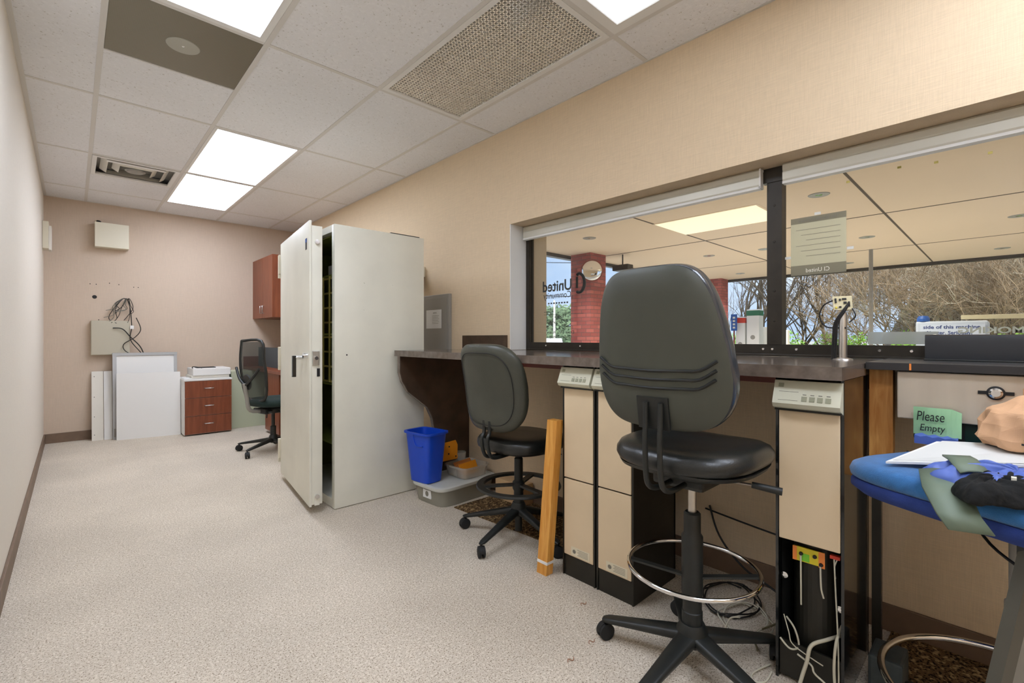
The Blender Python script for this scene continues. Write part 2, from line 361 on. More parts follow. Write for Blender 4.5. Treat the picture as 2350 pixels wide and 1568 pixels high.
troffer(GX[2], GX[3], GY[6], GY[5], 'added out-of-view troffer brightening the window end of the room', 'lens', rail=.03)  # second unseen fixture, added for more light at the window end
# egg crate louver
t = thing('ceiling_louver', 'unlit fixture with shiny silver egg-crate louver in the ceiling', 'ceiling light', ((GX[2]+GX[3])/2, (GY[3]+GY[4])/2, ZC))
f = MB(); X, Y = .292, .605; rl = .028
for q in ((-X, X, -Y, -Y+rl), (-X, X, Y-rl, Y), (-X, -X+rl, -Y+rl, Y-rl), (X-rl, X, -Y+rl, Y-rl)): f.box(*q, -.001, .03)
f.build('frame', 'white', t)
MB().box(-X, X, -Y, Y, .045, .06).build('housing', mat('louver_backing', (170, 162, 146), .35, .5), t)
e = MB(); xx, yy = X-rl, Y-rl; nx, ny = 26, 54
for k in range(nx+1):
    x = -xx+2*xx*k/nx; e.box(x-.003, x+.003, -yy, yy, .006, .020)
for k in range(ny+1):
    y = -yy+2*yy*k/ny; e.box(-xx, xx, y-.003, y+.003, .006, .020)
e.build('egg_crate_louver', 'egg', t)
# speaker
t = thing('ceiling_speaker', 'dark grey perforated square speaker panel in the ceiling', 'speaker', ((GX[0]+GX[1])/2, 2.868, ZC))
MB().box(-.292, .292, -.290, .290, .002, .02).build('perforated_panel', 'speaker', t)
MB().lathe((0, 0, .0), [(.0, -.0015), (.07, -.001), (.072, .002)], 40).build('speaker_cone', mat('grey_cone', (176, 174, 162), .5), t)
MB().lathe((0, 0, -.003), [(.003, 0), (.007, .002), (.007, .005)], 16).build('center_screw', 'chrome', t)
# diffuser
t = thing('air_diffuser', 'square white air vent with grey blades in the ceiling near the back', 'air vent', ((GX[0]+GX[1])/2, 5.355, ZC))
MB().box(-.292, .292, -.29, .29, .07, .08).build('plenum', 'grey', t)
f = MB()
for X_, w, z0, z1 in ((.292, .03, -.002, .012),):
    for q in ((-X_, X_, -X_, -X_+w), (-X_, X_, X_-w, X_), (-X_, -X_+w, -X_+w, X_-w), (X_-w, X_, -X_+w, X_-w)): f.box(*q, z0, z1)
f.build('frame', 'white', t)
for k, R in enumerate((.235, .155)):
    s_ = MB(); a, c_ = R, R-.045
    s_.loft([[(-a, -a, .045), (a, -a, .045), (a, a, .045), (-a, a, .045)], [(-c_, -c_, .004), (c_, -c_, .004), (c_, c_, .004), (-c_, c_, .004)]], False, False)
    s_.build('deflector_cone', 'offwhite', t)
MB().lathe((0, 0, .0), [(.0, .012), (.06, .0), (.075, .01)], 32).build('damper_disc', 'grey', t)
MB().box(-.2, .2, -.23, -.19, -.003, .002).build('blade', 'white', t)

# ------------------------------------------------------------------ window
GLX = 2.42
w = bpy.data.objects.new('window_1', None); COL.objects.link(w); struct(w); w.location = (GLX, 0.6, 1.04)
def wp(mb, name, m, label=None):
    o = mb.tf(Matrix.Translation((-GLX, -.6, -1.04))).build(name, m, w); 
    if label: o['label'] = label
    return o
b = MB(); b.box(2.395, 2.445, OY0, OY1, 1.017, 1.070); b.box(2.395, 2.445, OY1-.036, OY1, 1.07, OZ1); b.box(2.395, 2.445, OY0, OY1, 1.86, OZ1)
wp(b, 'window_frame', 'bronze')
wp(MB().box(2.39, 2.45, .718, .782, 1.07, 1.86), 'mullion', 'bronze')
wp(MB().box(2.385, 2.42, .70, .80, 1.83, 1.885), 'mullion_bracket', 'bronze')
wp(MB().box(GLX, GLX+.006, .782, OY1-.036, 1.07, 1.86), 'glass_pane', 'glass'); wp(MB().box(GLX, GLX+.006, OY0, .718, 1.07, 1.86), 'glass_pane', 'glass')
for y in (2.2, 1.9, 1.6, 1.15, .95, .80, .76, .66, .36, .26, .10):
    wp(MB().lathe((2.3955, y, 1.048), [(.007, 0), (.005, -.004)], 12, (1, 0, 0)), 'bolt', 'chrome')
for z in (1.72, 1.55, 1.32, 1.18): wp(MB().lathe((2.3905, .75, z), [(.006, 0), (.004, -.003)], 12, (1, 0, 0)), 'bolt', 'bronze')
wp(rbox(2.36, 2.40, .0, 2.36, 1.016, 1.026, .002), 'sill_strip', 'bronze')
def shade(y0, y1, label, end):
    t = thing('roller_shade', label, 'window shade', (2.375, (y0+y1)/2, 1.81), 0, None); L = (y1-y0)/2
    P = [(-.018, .0), (-.022, .012), (-.022, .045), (-.019, .05), (-.022, .055), (-.022, .078), (-.012, .088), (.015, .088), (.015, 0)]
    MB().prism(P, 'y', -L, L).build('headrail', mat('ribbed_aluminium_rail', (206, 202, 188), .4, .2), t)
    MB().box(-.024, .012, -L, L, -.008, .003).build('hem_bar', 'white', t)
    MB().box(-.024, .016, -L-.003, -L+.004, -.006, .086).build('end_cap', 'white', t)
    return t
shade(.80, 2.385, 'rolled-up white window shade in ribbed headrail, far pane', 0)
shade(-1.2, .705, 'rolled-up white window shade in ribbed headrail, near pane', 0)
# decals (mirrored: they read from outside)
def decal_frame(y, z, x=GLX+.0085): return frame((x, y, z), (0, 1, 0), (0, 0, 1))
b = MB()
add_text(b, 'United', .105, decal_frame(2.0, 1.425), .262, bold=.002)
add_text(b, 'Community', .062, decal_frame(2.005, 1.375), .25)
[b.box(GLX+.0078, GLX+.009, 2.03+.024*q, 2.044+.024*q, 1.336, 1.346) for q in range(8)]
arc = [(GLX+.009, 1.935+.042*math.cos(a), 1.462+.062*math.sin(a)) for a in [PI*(.35+1.3*k/20) for k in range(21)]]
b.tube(arc, .010, 6); b.box(GLX+.0075, GLX+.0095, 1.945, 1.963, 1.43, 1.505)
for z, tx, wd, y in ((1.24, 'Hours', .1, 2.05), (1.20, 'Thursday', .12, 2.1), (1.13, 'Drive Thru Hours', .24, 1.98), (1.10, 'Monday - Thursday', .2, 2.0)):
    add_text(b, tx, .03, decal_frame(y, z), wd)
b.box(GLX+.0078, GLX+.009, 2.16, 2.25, 1.28, 1.283); b.box(GLX+.0078, GLX+.009, 1.9, 2.25, 1.262, 1.264)
tag(b.build('window_decal', 'ink'), 'dark mirrored bank name and hours lettering on the far window pane', 'decal')
t = thing('window_notice', 'translucent branch notice film with grey header taped on the near pane', 'notice', (GLX-.004, .582, 1.385))
MB().box(-.001, .001, -.106, .106, .045, .235).build('notice_sheet', 'notice', t)
MB().box(-.001, .001, -.106, .106, 0, .045).build('footer_band', 'noticeband', t); MB().box(-.001, .001, -.106, .106, .235, .262).build('header_band', 'noticeband', t)
tx = MB(); add_text(tx, 'This Branch is Closed', .02, frame((-.0016, -.08, .242), (0, 1, 0), (0, 0, 1)), .155, .0004)
for k in range(6): tx.box(-.0018, -.0012, -.085, .085-.02*(k % 3), .205-.024*k, .2065-.024*k)
tx.build('printed_text', 'greyink', t)
tx = MB(); add_text(tx, 'CI United', .026, frame((-.0016, -.045, .012), (0, 1, 0), (0, 0, 1)), .09, .0004); tx.build('footer_logo', 'whiteink', t)
for y, z in ((-.12, .10), (.118, .085), (0, .27)): MB().box(-.0012, -.0002, y-.012, y+.012, z-.006, z+.006).build('tape', 'frost', t)
b = MB(); b.box(GLX+.0075, GLX+.009, .185, .405, 1.075, 1.125); tag(b.build('frosted_strip', 'frost'), 'small frosted film strip low on the near pane behind the stand', 'film')
b = MB(); add_text(b, 'NO SMOKING', .032, decal_frame(-.14, 1.118), .27, bold=.001)
tag(b.build('no_smoking_decal', 'whiteink'), 'white mirrored no smoking lettering low on the near pane above the black box', 'decal')
for k, (y, z) in enumerate(((.47, 1.768), (.30, 1.785), (.19, 1.775), (.045, 1.77))):
    tag(MB().box(GLX-.006, GLX-.0005, y-.006, y+.006, z-.004, z+.004).build('shade_clip', 'gold'), 'small brass clip stuck to the near pane under the shade', 'clip', 'brass clips under the near shade')

# ------------------------------------------------------------------ counter
t = thing('teller_counter', 'long brown mottled laminate counter under the window', 'counter', (1.62, .33, 0))
CM = Matrix.Translation((-1.62, -.33, 0))
b = MB(); b.prism([(1.62, .33), (2.395, .33), (2.395, OY1-.008), (2.238, OY1-.008), (2.238, 2.907), (1.62, 2.907)], 'z', .975, 1.015)
b.tf(CM).build('countertop', 'counter', t)
prof = [(1.637, .975), (1.637, .86), (1.655, .80), (1.70, .725), (1.79, .655), (1.86, .60), (1.90, .52), (1.925, .40), (1.94, .2), (1.945, 0), (2.236, 0), (2.236, .975)]
MB().prism(prof, 'y', 2.862, 2.884).tf(CM).build('end_panel', 'darklam', t, label='dark brown curved end panel')
e = MB()
for (xa, za), (xb, zb) in zip(prof[:9], prof[1:10]):
    e.loft([[(xa-.004, 2.858, za), (xa-.004, 2.888, za), (xa+.002, 2.888, za), (xa+.002, 2.858, za)], [(xb-.004, 2.858, zb), (xb-.004, 2.888, zb), (xb+.002, 2.888, zb), (xb+.002, 2.858, zb)]])
e.tf(CM).build('edge_banding', 'counter', t)
tag(rbox(2.222, 2.2395, 2.425, 2.93, 1.016, 1.12, .002).build('backsplash', 'darklam'), 'short dark brown backsplash on the wall at the counter end', 'backsplash')
t = thing('worktop', 'thin charcoal worktop beside the end of the brown counter', 'counter', (1.93, .328, .998))
rbox(0, .464, -1.4, 0, 0, .022, .003).build('slab', 'thin', t)
rbox(-.003, .0, -1.4, -.001, -.002, .022, .001).build('front_edge', 'thinface', t)
MB().box(-.004, .0, -.118, -.113, 0, .021).build('seam_strip', 'orangelabel', t)

# ------------------------------------------------------------------ pneumatic terminal cabinets
def unit(y0, y1, label, opened=False):
    yc = (y0+y1)/2; w = (y1-y0)/2
    t = thing('teller_terminal', label, 'cabinet', (1.67, yc, 0))
    b = MB(); b.box(0, .35, -w, -w+.008, 0, .972); b.box(0, .35, w-.008, w, 0, .972); b.box(.34, .35, -w, w, 0, .972); b.box(.012, .34, -w+.008, w-.008, .02, .03); b.box(.02, .34, -w+.008, w-.008, .86, .872)
    b.build('casing', 'blackgloss' if opened else 'darkmetal', t)
    W_ = w-.010
    up = rbox(-.002, .010, -W_, W_, .455, .868, .003).build('upper_panel', 'beige', t)
    if not opened:
        rbox(-.002, .010, -W_, W_, .099, .449, .003).build('lower_panel', 'beige', t)
        MB().box(.004, .012, -W_, W_, .0, .095).build('plinth', 'darkmetal', t)
        st = MB().box(-.003, -.0018, -.065, .04, .105, .145).build('warning_label', mat('cream_label', (226, 216, 190), .5), t)
        k = MB(); k.lathe((-.0031, .022, .125), [(.009, 0), (.009, -.0004)], 16, (1, 0, 0))
        for q in range(5): k.box(-.0036, -.003, -.055, .004-.006*(q % 2), .113+.006*q, .1145+.006*q)
        k.build('print', 'greyink', st)
    # control head, sloped face
    h = MB(); P = [(-.012, .965), (-.042, .895), (-.034, .882), (.004, .868), (.10, .868), (.10, .965)]
    h.prism(P, 'y', -w+.002, w-.002); hd = h.build('control_head', 'head', t)
    lip = MB().box(-.020, .004, -w+.003, w-.003, .870, .8815).build('head_lip', 'darkmetal', t)
    fm = frame((-.0425, 0, .894), (0, -1, 0), (.030, 0, .070))
    for q in range(4):
        MB().box(0, .014, 0, .015, -.001, .002, fm @ Matrix.Translation((-.010+q*.021, .012, 0))).build('button', 'button', t)
    MB().box(0, .015, 0, .013, -.001, .0012, fm @ Matrix.Translation((-.078, .055, 0))).build('maker_badge', 'button', t)
    k = MB(); 
    for q in range(4): k.box(0, .010, 0, .0022, -.001, .0008, fm @ Matrix.Translation((-.008+q*.021, .032, 0)))
    k.box(0, .055, 0, .001, -.001, .0006, fm @ Matrix.Translation((-.075, .040, 0))); k.box(0, .055, 0, .001, -.001, .0006, fm @ Matrix.Translation((-.075, .012, 0)))
    k.build('panel_markings', 'greyink', t)
    return t
unit(1.243, 1.428, 'tall narrow beige terminal cabinet beside the leaning wood post')
unit(1.050, 1.235, 'tall narrow beige terminal cabinet behind the large chair back, right of its twin')
u3 = unit(.334, .520, 'beige terminal cabinet at the counter end, opened below with wiring', True)
# open lower bay
MB().box(.03, .335, -.083, .083, .03, .86).build('bay_lining', mat('bay_black', (14, 14, 13), .6), u3)
for o in list(u3.children):
    if o.name.startswith('bay_lining'):
        bm = bmesh.new(); bm.from_mesh(o.data)
        fs = [f for f in bm.faces if f.calc_center_median().x < .031]; bmesh.ops.delete(bm, geom=fs, context='FACES'); bm.to_mesh(o.data); bm.free()
MB().lathe((.11, .0, .10), [(.066, 0), (.068, .02), (.068, .34), (.06, .345)], 32).build('carrier_tube', 'darkmetal', u3)
MB().box(.008, .016, -.083, .083, .012, .125).build('lower_plate', 'darkmetal', u3)
pl = MB().box(.030, .036, -.035, .05, .385, .430, Matrix.Rotation(-.0, 4, 'X')).build('warning_plate', 'yellowlabel', u3)
o = MB().box(.029, .0305, -.037, -.020, .382, .431).build('orange_end', 'orangelabel', pl); MB().box(.029, .0305, .040, .052, .385, .430).build('orange_end', 'orangelabel', pl)
MB().box(.0292, .0302, .005, .030, .388, .412).build('green_patch', 'greenlabel', pl)
for y, z in ((.028, .41), (-.010, .412), (-.027, .392)): MB().lathe((.029, y, z), [(.006, 0), (.005, -.005)], 14, (1, 0, 0)).build('plate_hole', 'ink', pl)
MB().tube([(.025, .028, .405), (.022, .027, .39), (.022, .026, .25)], .0026, 8).build('pull_cord', 'cordw', u3)
MB().tube([(.025, -.026, .388), (.020, -.028, .35), (.019, -.030, .32), (.02, -.036, .295)], .0026, 8, 3).build('pull_cord', 'cordw', u3)
for y, z in ((.072, .33), (-.078, .28)): MB().lathe((.02, y, z), [(.010, 0), (.010, -.004), (.005, -.006)], 12, (1, 0, 0)).build('bolt', 'chrome', u3)
MB().box(.02, .035, -.078, -.052, .425, .435).build('wire_terminal', 'red', u3)
def cord(pts, r=.0025, m='cordw', label=None, sm=6, name='cable', parent=None, grp=None):
    o = MB().tube(pts, r, 7, sm).build(name, m, parent, 60)
    if parent is None: tag(o, label, 'cable', grp)
    return o
cord([(.025, -.062, .43), (.015, -.066, .38), (.012, -.070, .30), (.010, -.074, .22), (.002, -.078, .12), (-.012, -.078, .05), (-.03, -.05, .0)], .0022, parent=u3, name='wire')
cord([(.025, -.072, .43), (.02, -.064, .40), (.014, -.068, .37)], .0018, parent=u3, name='wire')
cord([(.06, -.075, .21), (-.005, -.074, .19), (-.012, -.070, .12), (-.02, -.074, .06), (-.06, -.09, .006)], .004, parent=u3, name='wire')
cord([(.08, -.07, .17), (.02, -.045, .172), (-.008, -.01, .15), (-.016, .0, .10), (-.02, .012, .05), (-.03, .02, .006)], .0055, parent=u3, name='wire')
cord([(.02, .075, .20), (.0, .055, .16), (-.004, .045, .13), (-.006, .01, .115), (-.004, -.04, .10)], .0018, parent=u3, name='wire')
cord([(.03, .07, .19), (.01, .04, .17), (.012, .03, .12), (-.004, .05, .11), (.0, .08, .13)], .003, parent=u3, name='wire')
cord([(.0, .03, .10), (-.01, -.01, .09), (-.012, -.02, .07), (-.02, -.06, .05), (-.05, -.11, .006)], .003, parent=u3, name='wire')

# leaning wooden post
m_ = frame((1.615, 1.475, 0.0), (0.05, 1, 0), (-.998, .05, 0))
P0, P1 = V((1.612, 1.490, 0)), V((1.655, 1.462, .715))
b = MB()
def sq(c, a, d): return [(c.x-a, c.y-d, c.z), (c.x+a, c.y-d, c.z), (c.x+a, c.y+d, c.z), (c.x-a, c.y+d, c.z)]
b.loft([sq(P0, .022, .030), sq(P1, .022, .030)])
t = tag(b.build('wooden_post', 'oak'), 'orange wooden board leaning against the twin terminal cabinets', 'board')
q0 = P0.lerp(P1, .07); q1 = P0.lerp(P1, .088); MB().loft([sq(q0, .0235, .0315), sq(q1, .0235, .0315)]).build('white_band', 'white', t)

# ------------------------------------------------------------------ wood plank, post, drawer box by worktop
tag(rbox(1.98, 2.02, .262, .326, .62, .997, .002).build('pine_plank', 'pine'), 'short yellow pine plank under the charcoal worktop', 'plank')
b = MB(); b.box(2.024, 2.05, .300, .326, 0, .997)
o = tag(b.build('steel_post', 'darkmetal'), 'dark steel post behind the opened cabinet', 'post')
t = thing('lockable_drawer', 'wide beige metal cash drawer with round lock under the charcoal worktop', 'drawer', (1.95, -.14, .842))
rbox(.012, .27, -.42, .385, .004, .154, .003).build('casing', 'darkmetal', t)
rbox(0, .012, -.42, .388, 0, .15, .003).build('drawer_front', mat('satin_beige_metal', (206, 194, 176), .3, .3, var=.06, vs=3, stretch=(1, 6, .3)), t)
MB().lathe((0, .165, .098), [(.020, .0), (.020, -.006), (.016, -.008)], 28, (1, 0, 0)).build('lock_ring', 'ink', t)
MB().lathe((-.006, .165, .098), [(.015, .0), (.015, -.004), (.010, -.006)], 28, (1, 0, 0)).build('lock_face', 'chrome', t)
MB().box(-.003, .0, .128, .202, .093, .103).build('lock_bar', 'ink', t)
t = thing('under_drawer_bin', 'dark green bin hanging under the cash drawer behind the note', 'bin', (1.97, -.1, .778))
rbox(0, .22, -.3, .31, 0, .062, .006).build('body', 'green', t)
rbox(-.002, .0, .19, .25, 0, .060, .001).build('side_strip', 'darkmetal', t)
# sticky note with handwriting
t = thing('handwritten_note', 'mint green note reading Please Empty hanging below the beige drawer front', 'note', (1.93, .150, .80))
nm = MB(); ng = 10; rr = []
for i in range(ng+1):
    s_ = i/ng; rr.append([(-.006*math.sin(s_*PI)-.012*s_*s_, .055-.11*s_, .0), (-.006*math.sin(s_*PI), .055-.11*s_, .085 if s_ < .8 else .085-.05*(s_-.8))])
for a, c_ in zip(rr, rr[1:]):
    for k in (0,):
        v = [nm.b.verts.new(p) for p in (a[0], c_[0], c_[1], a[1])]; nm.b.faces.new(v)
nt_ = nm.build('note_sheet', 'note', t)
nt_.modifiers.new('s', 'SOLIDIFY').thickness = .0006
tx = MB(); add_text(tx, 'Please', .042, frame((-.0125, .046, .045), (-.04, -1, 0), (0, 0, 1)), .064, .0003, .15)
add_text(tx, 'Empty', .030, frame((-.0135, .038, .014), (-.06, -1, 0), (0, 0, 1)), .058, .0003, .15); tx.build('handwriting', 'ink', t)
tag(MB().loft([[(1.90, .20-.014*k, .775), (1.93, .20-.014*k, .775), (1.93, .20-.014*k, .80+.006*(k % 2)), (1.90, .20-.014*k, .797+.004*((k+1) % 2))] for k in range(8)]).build('folded_blue_cloth', 'jacket', None, 30), 'small blue crumpled cloth just below the green note', 'cloth')

# black device on worktop
t = thing('document_tray', 'long low black plastic machine on the charcoal worktop against the window', 'tray', (2.22, -.06, 1.02))
P = [(0.005, 0), (0, .07), (.004, .088), (.014, .092), (.15, .092), (.16, .08), (.16, 0)]
MB().prism(P, 'y', -.6, .265).build('body', mat('matte_black_housing', (38, 40, 44), .35, var=.1), t, 40)
rbox(-.006, .0, -.6, .268, .0, .006, .002).build('base_lip', 'black', t)
MB().box(.004, .012, .235, .243, .0915, .094).build('indicator_light', 'whiteink', t)

# stand with circuit board
t = thing('device_stand', 'silver post with a bare circuit board head and black cables on the counter', 'stand', (2.20, .445, 1.015))
MB().lathe((0, 0, 0), [(.034, 0), (.032, .004), (.016, .008)], 28).build('base_plate', 'silverpost', t, 40)
MB().lathe((0, 0, .006), [(.0145, 0), (.0145, .17), (.012, .18)], 24).build('pole', 'silverpost', t, 40)
MB().box(-.012, .012, -.012, .012, .12, .128).build('clamp', 'black', t)
fm = frame((-.002, .03, .195), (.25, -1, 0), (.12, .1, 1))
hd = MB().box(0, .062, 0, .055, -.006, .006, fm).build('circuit_board', 'tallow', t)
k = MB()
for a, c_, w_, h_ in ((.006, .028, .006, .018), (.018, .008, .008, .006), (.030, .040, .014, .006), (.034, .024, .01, .008), (.048, .012, .006, .02), (.02, .036, .006, .008)): k.box(a, a+w_, c_, c_+h_, .006, .010, fm); 
k.build('components', 'ink', hd)
MB().box(.006, .012, .006, .012, .0055, .0105, fm).build('yellow_cap', 'yellowlabel', hd)
for q in range(3): cord([(-.008, .034-.006*q, .0), (-.010, .030-.006*q, .09), (-.012, .024-.005*q, .145), (-.014, -.002-.004*q, .19), (-.008, -.022, .222)], .0036, 'cordb', parent=t, name='cable')
cord([(.0, .03, .235), (.0, .065, .215), (.0, .078, .17), (.0, .055, .13), (-.01, .01, .125)], .0028, 'cordb', parent=t)
cord([(.0, -.03, .20), (.0, -.04, .17), (.0, -.02, .145)], .0022, 'cordb', parent=t)

# ------------------------------------------------------------------ chairs
def outline(hw, hh, n=3.2, taper=0.0, seg=56, squash=0):
    pts = []
    for k in range(seg):
        a = 2*PI*k/seg; c, s_ = math.cos(a), math.sin(a)
        x = math.copysign(abs(c)**(2/n), c); y = math.copysign(abs(s_)**(2/n), s_)
        pts.append((x*hw*(1+taper*y), y*hh))
    return pts
def pad(mb, pts, layers, disp=None, fm=None):
    """pts: 2D outline; layers: (scale, depth) from one face centre across to the other"""
    rings = []
    for sc, d in layers:
        r = []
        for x, y in pts:
            X, Y = x*sc, y*sc; z = d+(disp(X, Y) if disp else 0)
            r.append((fm @ V((X, Y, z))) if fm is not None else V((X, Y, z)))
        rings.append(r)
    return mb.loft(rings)
def castor(mb, x, y, a, r=.026):
    c, s_ = math.cos(a), math.sin(a)
    for o_ in (-.011, .011):
        p = V((x-s_*o_, y+c*o_, r)); mb.lathe(p-V((-s_, c, 0))*.008, [(r*.7, 0), (r, .003), (r, .013), (r*.7, .016)], 22, (-s_, c, 0))
    mb.cyl((x, y, r), (x, y, r*2+.012), .006, 10)
    q = [(x+c*(r*1.02*math.cos(b))-s_*w_, y+s_*(r*1.02*math.cos(b))+c*w_, r+r*1.08*math.sin(b)) for w_ in (-.006, .006) for b in [PI*k/8 for k in range(9)]]
    mb.loft([q[:9], q[9:]], False, False)
def star_base(t, angs, R, hubz, m, r=.026, tipz=None, w=.022, hr=.04):
    MB().lathe((0, 0, hubz-.035), [(hr*.7, 0), (hr, .012), (hr, .05), (hr*.75, .075)], 28).build('base_hub', m, t, 40)
    tipz = tipz or 2*r+.014
    for a in angs:
        c, s_ = math.cos(a), math.sin(a); rings = []
        for k, (f, hh, ww) in enumerate(((.08, .034, w*1.15), (.35, .030, w), (.75, .022, w*.8), (.97, .017, w*.72), (1.03, .008, w*.4))):
            d = R*f; z = hubz+(tipz-hubz)*min(1, f)
            rg = []
            for b in [PI*2*q/12 for q in range(12)]:
                x = math.copysign(abs(math.cos(b))**.6, math.cos(b))*ww; y = math.copysign(abs(math.sin(b))**.6, math.sin(b))*hh*.55
                rg.append((d*c-x*s_, d*s_+x*c, z+y))
            rings.append(rg)
        MB().loft(rings).build('base_leg', m, t, 50)
        k = MB(); castor(k, R*c, R*s_, a+.9, r); k.build('castor', 'rubber', t, 40)

def drafting_chair_big():
    t = thing('drafting_chair', 'large black drafting chair with chrome foot ring in the foreground', 'chair', (1.51, .725, 0))
    angs = [math.radians(x) for x in (107, 179, 251, 323, 35)]
    star_base(t, angs, .30, .112, 'black', .029, w=.030, hr=.050)
    MB().lathe((0, 0, .14), [(.033, 0), (.033, .05), (.030, .052), (.030, .10), (.034, .11), (.034, .30), (.027, .31), (.027, .375), (.022, .38)], 28).build('column', 'black', t, 35)
    MB().lathe((0, 0, .52), [(.0135, 0), (.0135, .12)], 24).build('gas_lift', 'silverpost', t, 40)
    MB().ring((0, 0, .335), .205, .0075, 64).build('foot_ring', 'chrome', t, 60)
    for a in (math.radians(118), math.radians(-62)):
        c, s_ = math.cos(a), math.sin(a)
        MB().loft([[(c*d-s_*w_, s_*d+c*w_, z+h_) for w_, h_ in ((-.011, -.003), (.011, -.003), (.011, .004), (-.011, .004))] for d, z in ((.028, .305), (.20, .333))]).build('ring_spoke', 'black', t)
    # seat: local plane xy, front = +x
    pts = [(x, y) for x, y in outline(.235, .225, 2.9)]
    fm = Matrix.Translation((.01, 0, .715))
    sad = lambda x, y: .012*(y/.25)**2*4*.3-.010*max(0, x/.24)**2
    pad(MB(), pts, [(.5, -.030), (.88, -.030), (.97, -.018), (1.0, -.004), (.995, .012), (.95, .030), (.86, .041), (.6, .044), (.3, .036)], sad, fm).build('seat', 'leather', t, 60)
    pad(MB(), outline(.225, .215, 2.9), [(.4, -.018), (.8, -.014), (.97, .0), (1.0, .012)], None, Matrix.Translation((.01, 0, .684))).build('seat_pan', 'black', t, 50)
    rbox(-.11, .12, -.085, .085, .622, .662, .012).build('tilt_mechanism', 'black', t)
    k = MB(); k.cyl((.02, -.07, .64), (.06, -.20, .635), .004, 10); k.build('lever_rod', 'chrome', t); MB().cyl((.05, -.17, .637), (.075, -.25, .628), .010, 14, .012).build('lever_grip', 'black', t, 40)
    # back: plane with x_local=y(world), y_local=up; leaning back
    lean = math.radians(9)
    up = V((-math.sin(lean), 0, math.cos(lean))); side = V((0, -1, 0))
    o = V((-.265, 0, 1.065))
    fb = frame(o, side, up)     # z axis = side x up
    zax = (fb.to_3x3() @ V((0, 0, 1)))
    sgn = 1 if zax.x > 0 else -1      # +z local should be forward (+x)
    bpts = [(x*(1-.27*max(0, (y+.10)/.34)**1.35 - .10*max(0, -y/.24)**3), y) for x, y in outline(.220, .242, 4.6, seg=72)]
    cur = lambda x, y: sgn*(.030*(x/.22)**2)
    L = [(.3, -.012), (.7, -.012), (.93, -.008), (1.0, .006)]
    shell = pad(MB(), bpts, [(s_, sgn*d) for s_, d in L], cur, fb).build('back_shell', 'backshell', t, 50)
    pad(MB(), bpts, [(s_, sgn*d) for s_, d in ((.96, .006), (1.0, .012), (1.012, .026), (1.012, .046), (.985, .064), (.93, .076), (.8, .082), (.4, .084))], cur, fb).build('back_cushion', 'cushion', t, 60)
    for q in range(3):
        w = .190-.003*q; y0 = -.055-.026*q; P = []
        for s_ in (-1, -.86, -.5, 0, .5, .86, 1):
            x = s_*w; yy = y0-.006*(1-abs(s_)) + (.026 if abs(s_) > .95 else (0.0 if abs(s_) < .9 else .0))
            if abs(abs(s_)-.86) < .01: x = s_*w*.88
            P.append(fb @ V((x, yy, sgn*(-.0125)+cur(x, yy))))
        MB().tube(P, .0045, 6, 3).build('ridge', mat('back_groove_black', (26, 26, 22), .6) if q == 0 else bpy.data.materials['back_groove_black'], shell, 60)
    MB().box(-.052, .050, -.238, -.140, sgn*-.016, sgn*-.008, fb).build('mount_recess', 'black', shell)
    for y in (.028, -.020):
        MB().tube([fb @ V((y, -.155, sgn*-.018)), fb @ V((y, -.215, sgn*-.028)), (-.262, -y, .80), (-.258, -y, .70), (-.24, -y, .655), (-.19, -y, .638), (-.1, -y, .640)], .0085, 12, 6).build('back_support', 'black', t, 60)
    return t
drafting_chair_big()

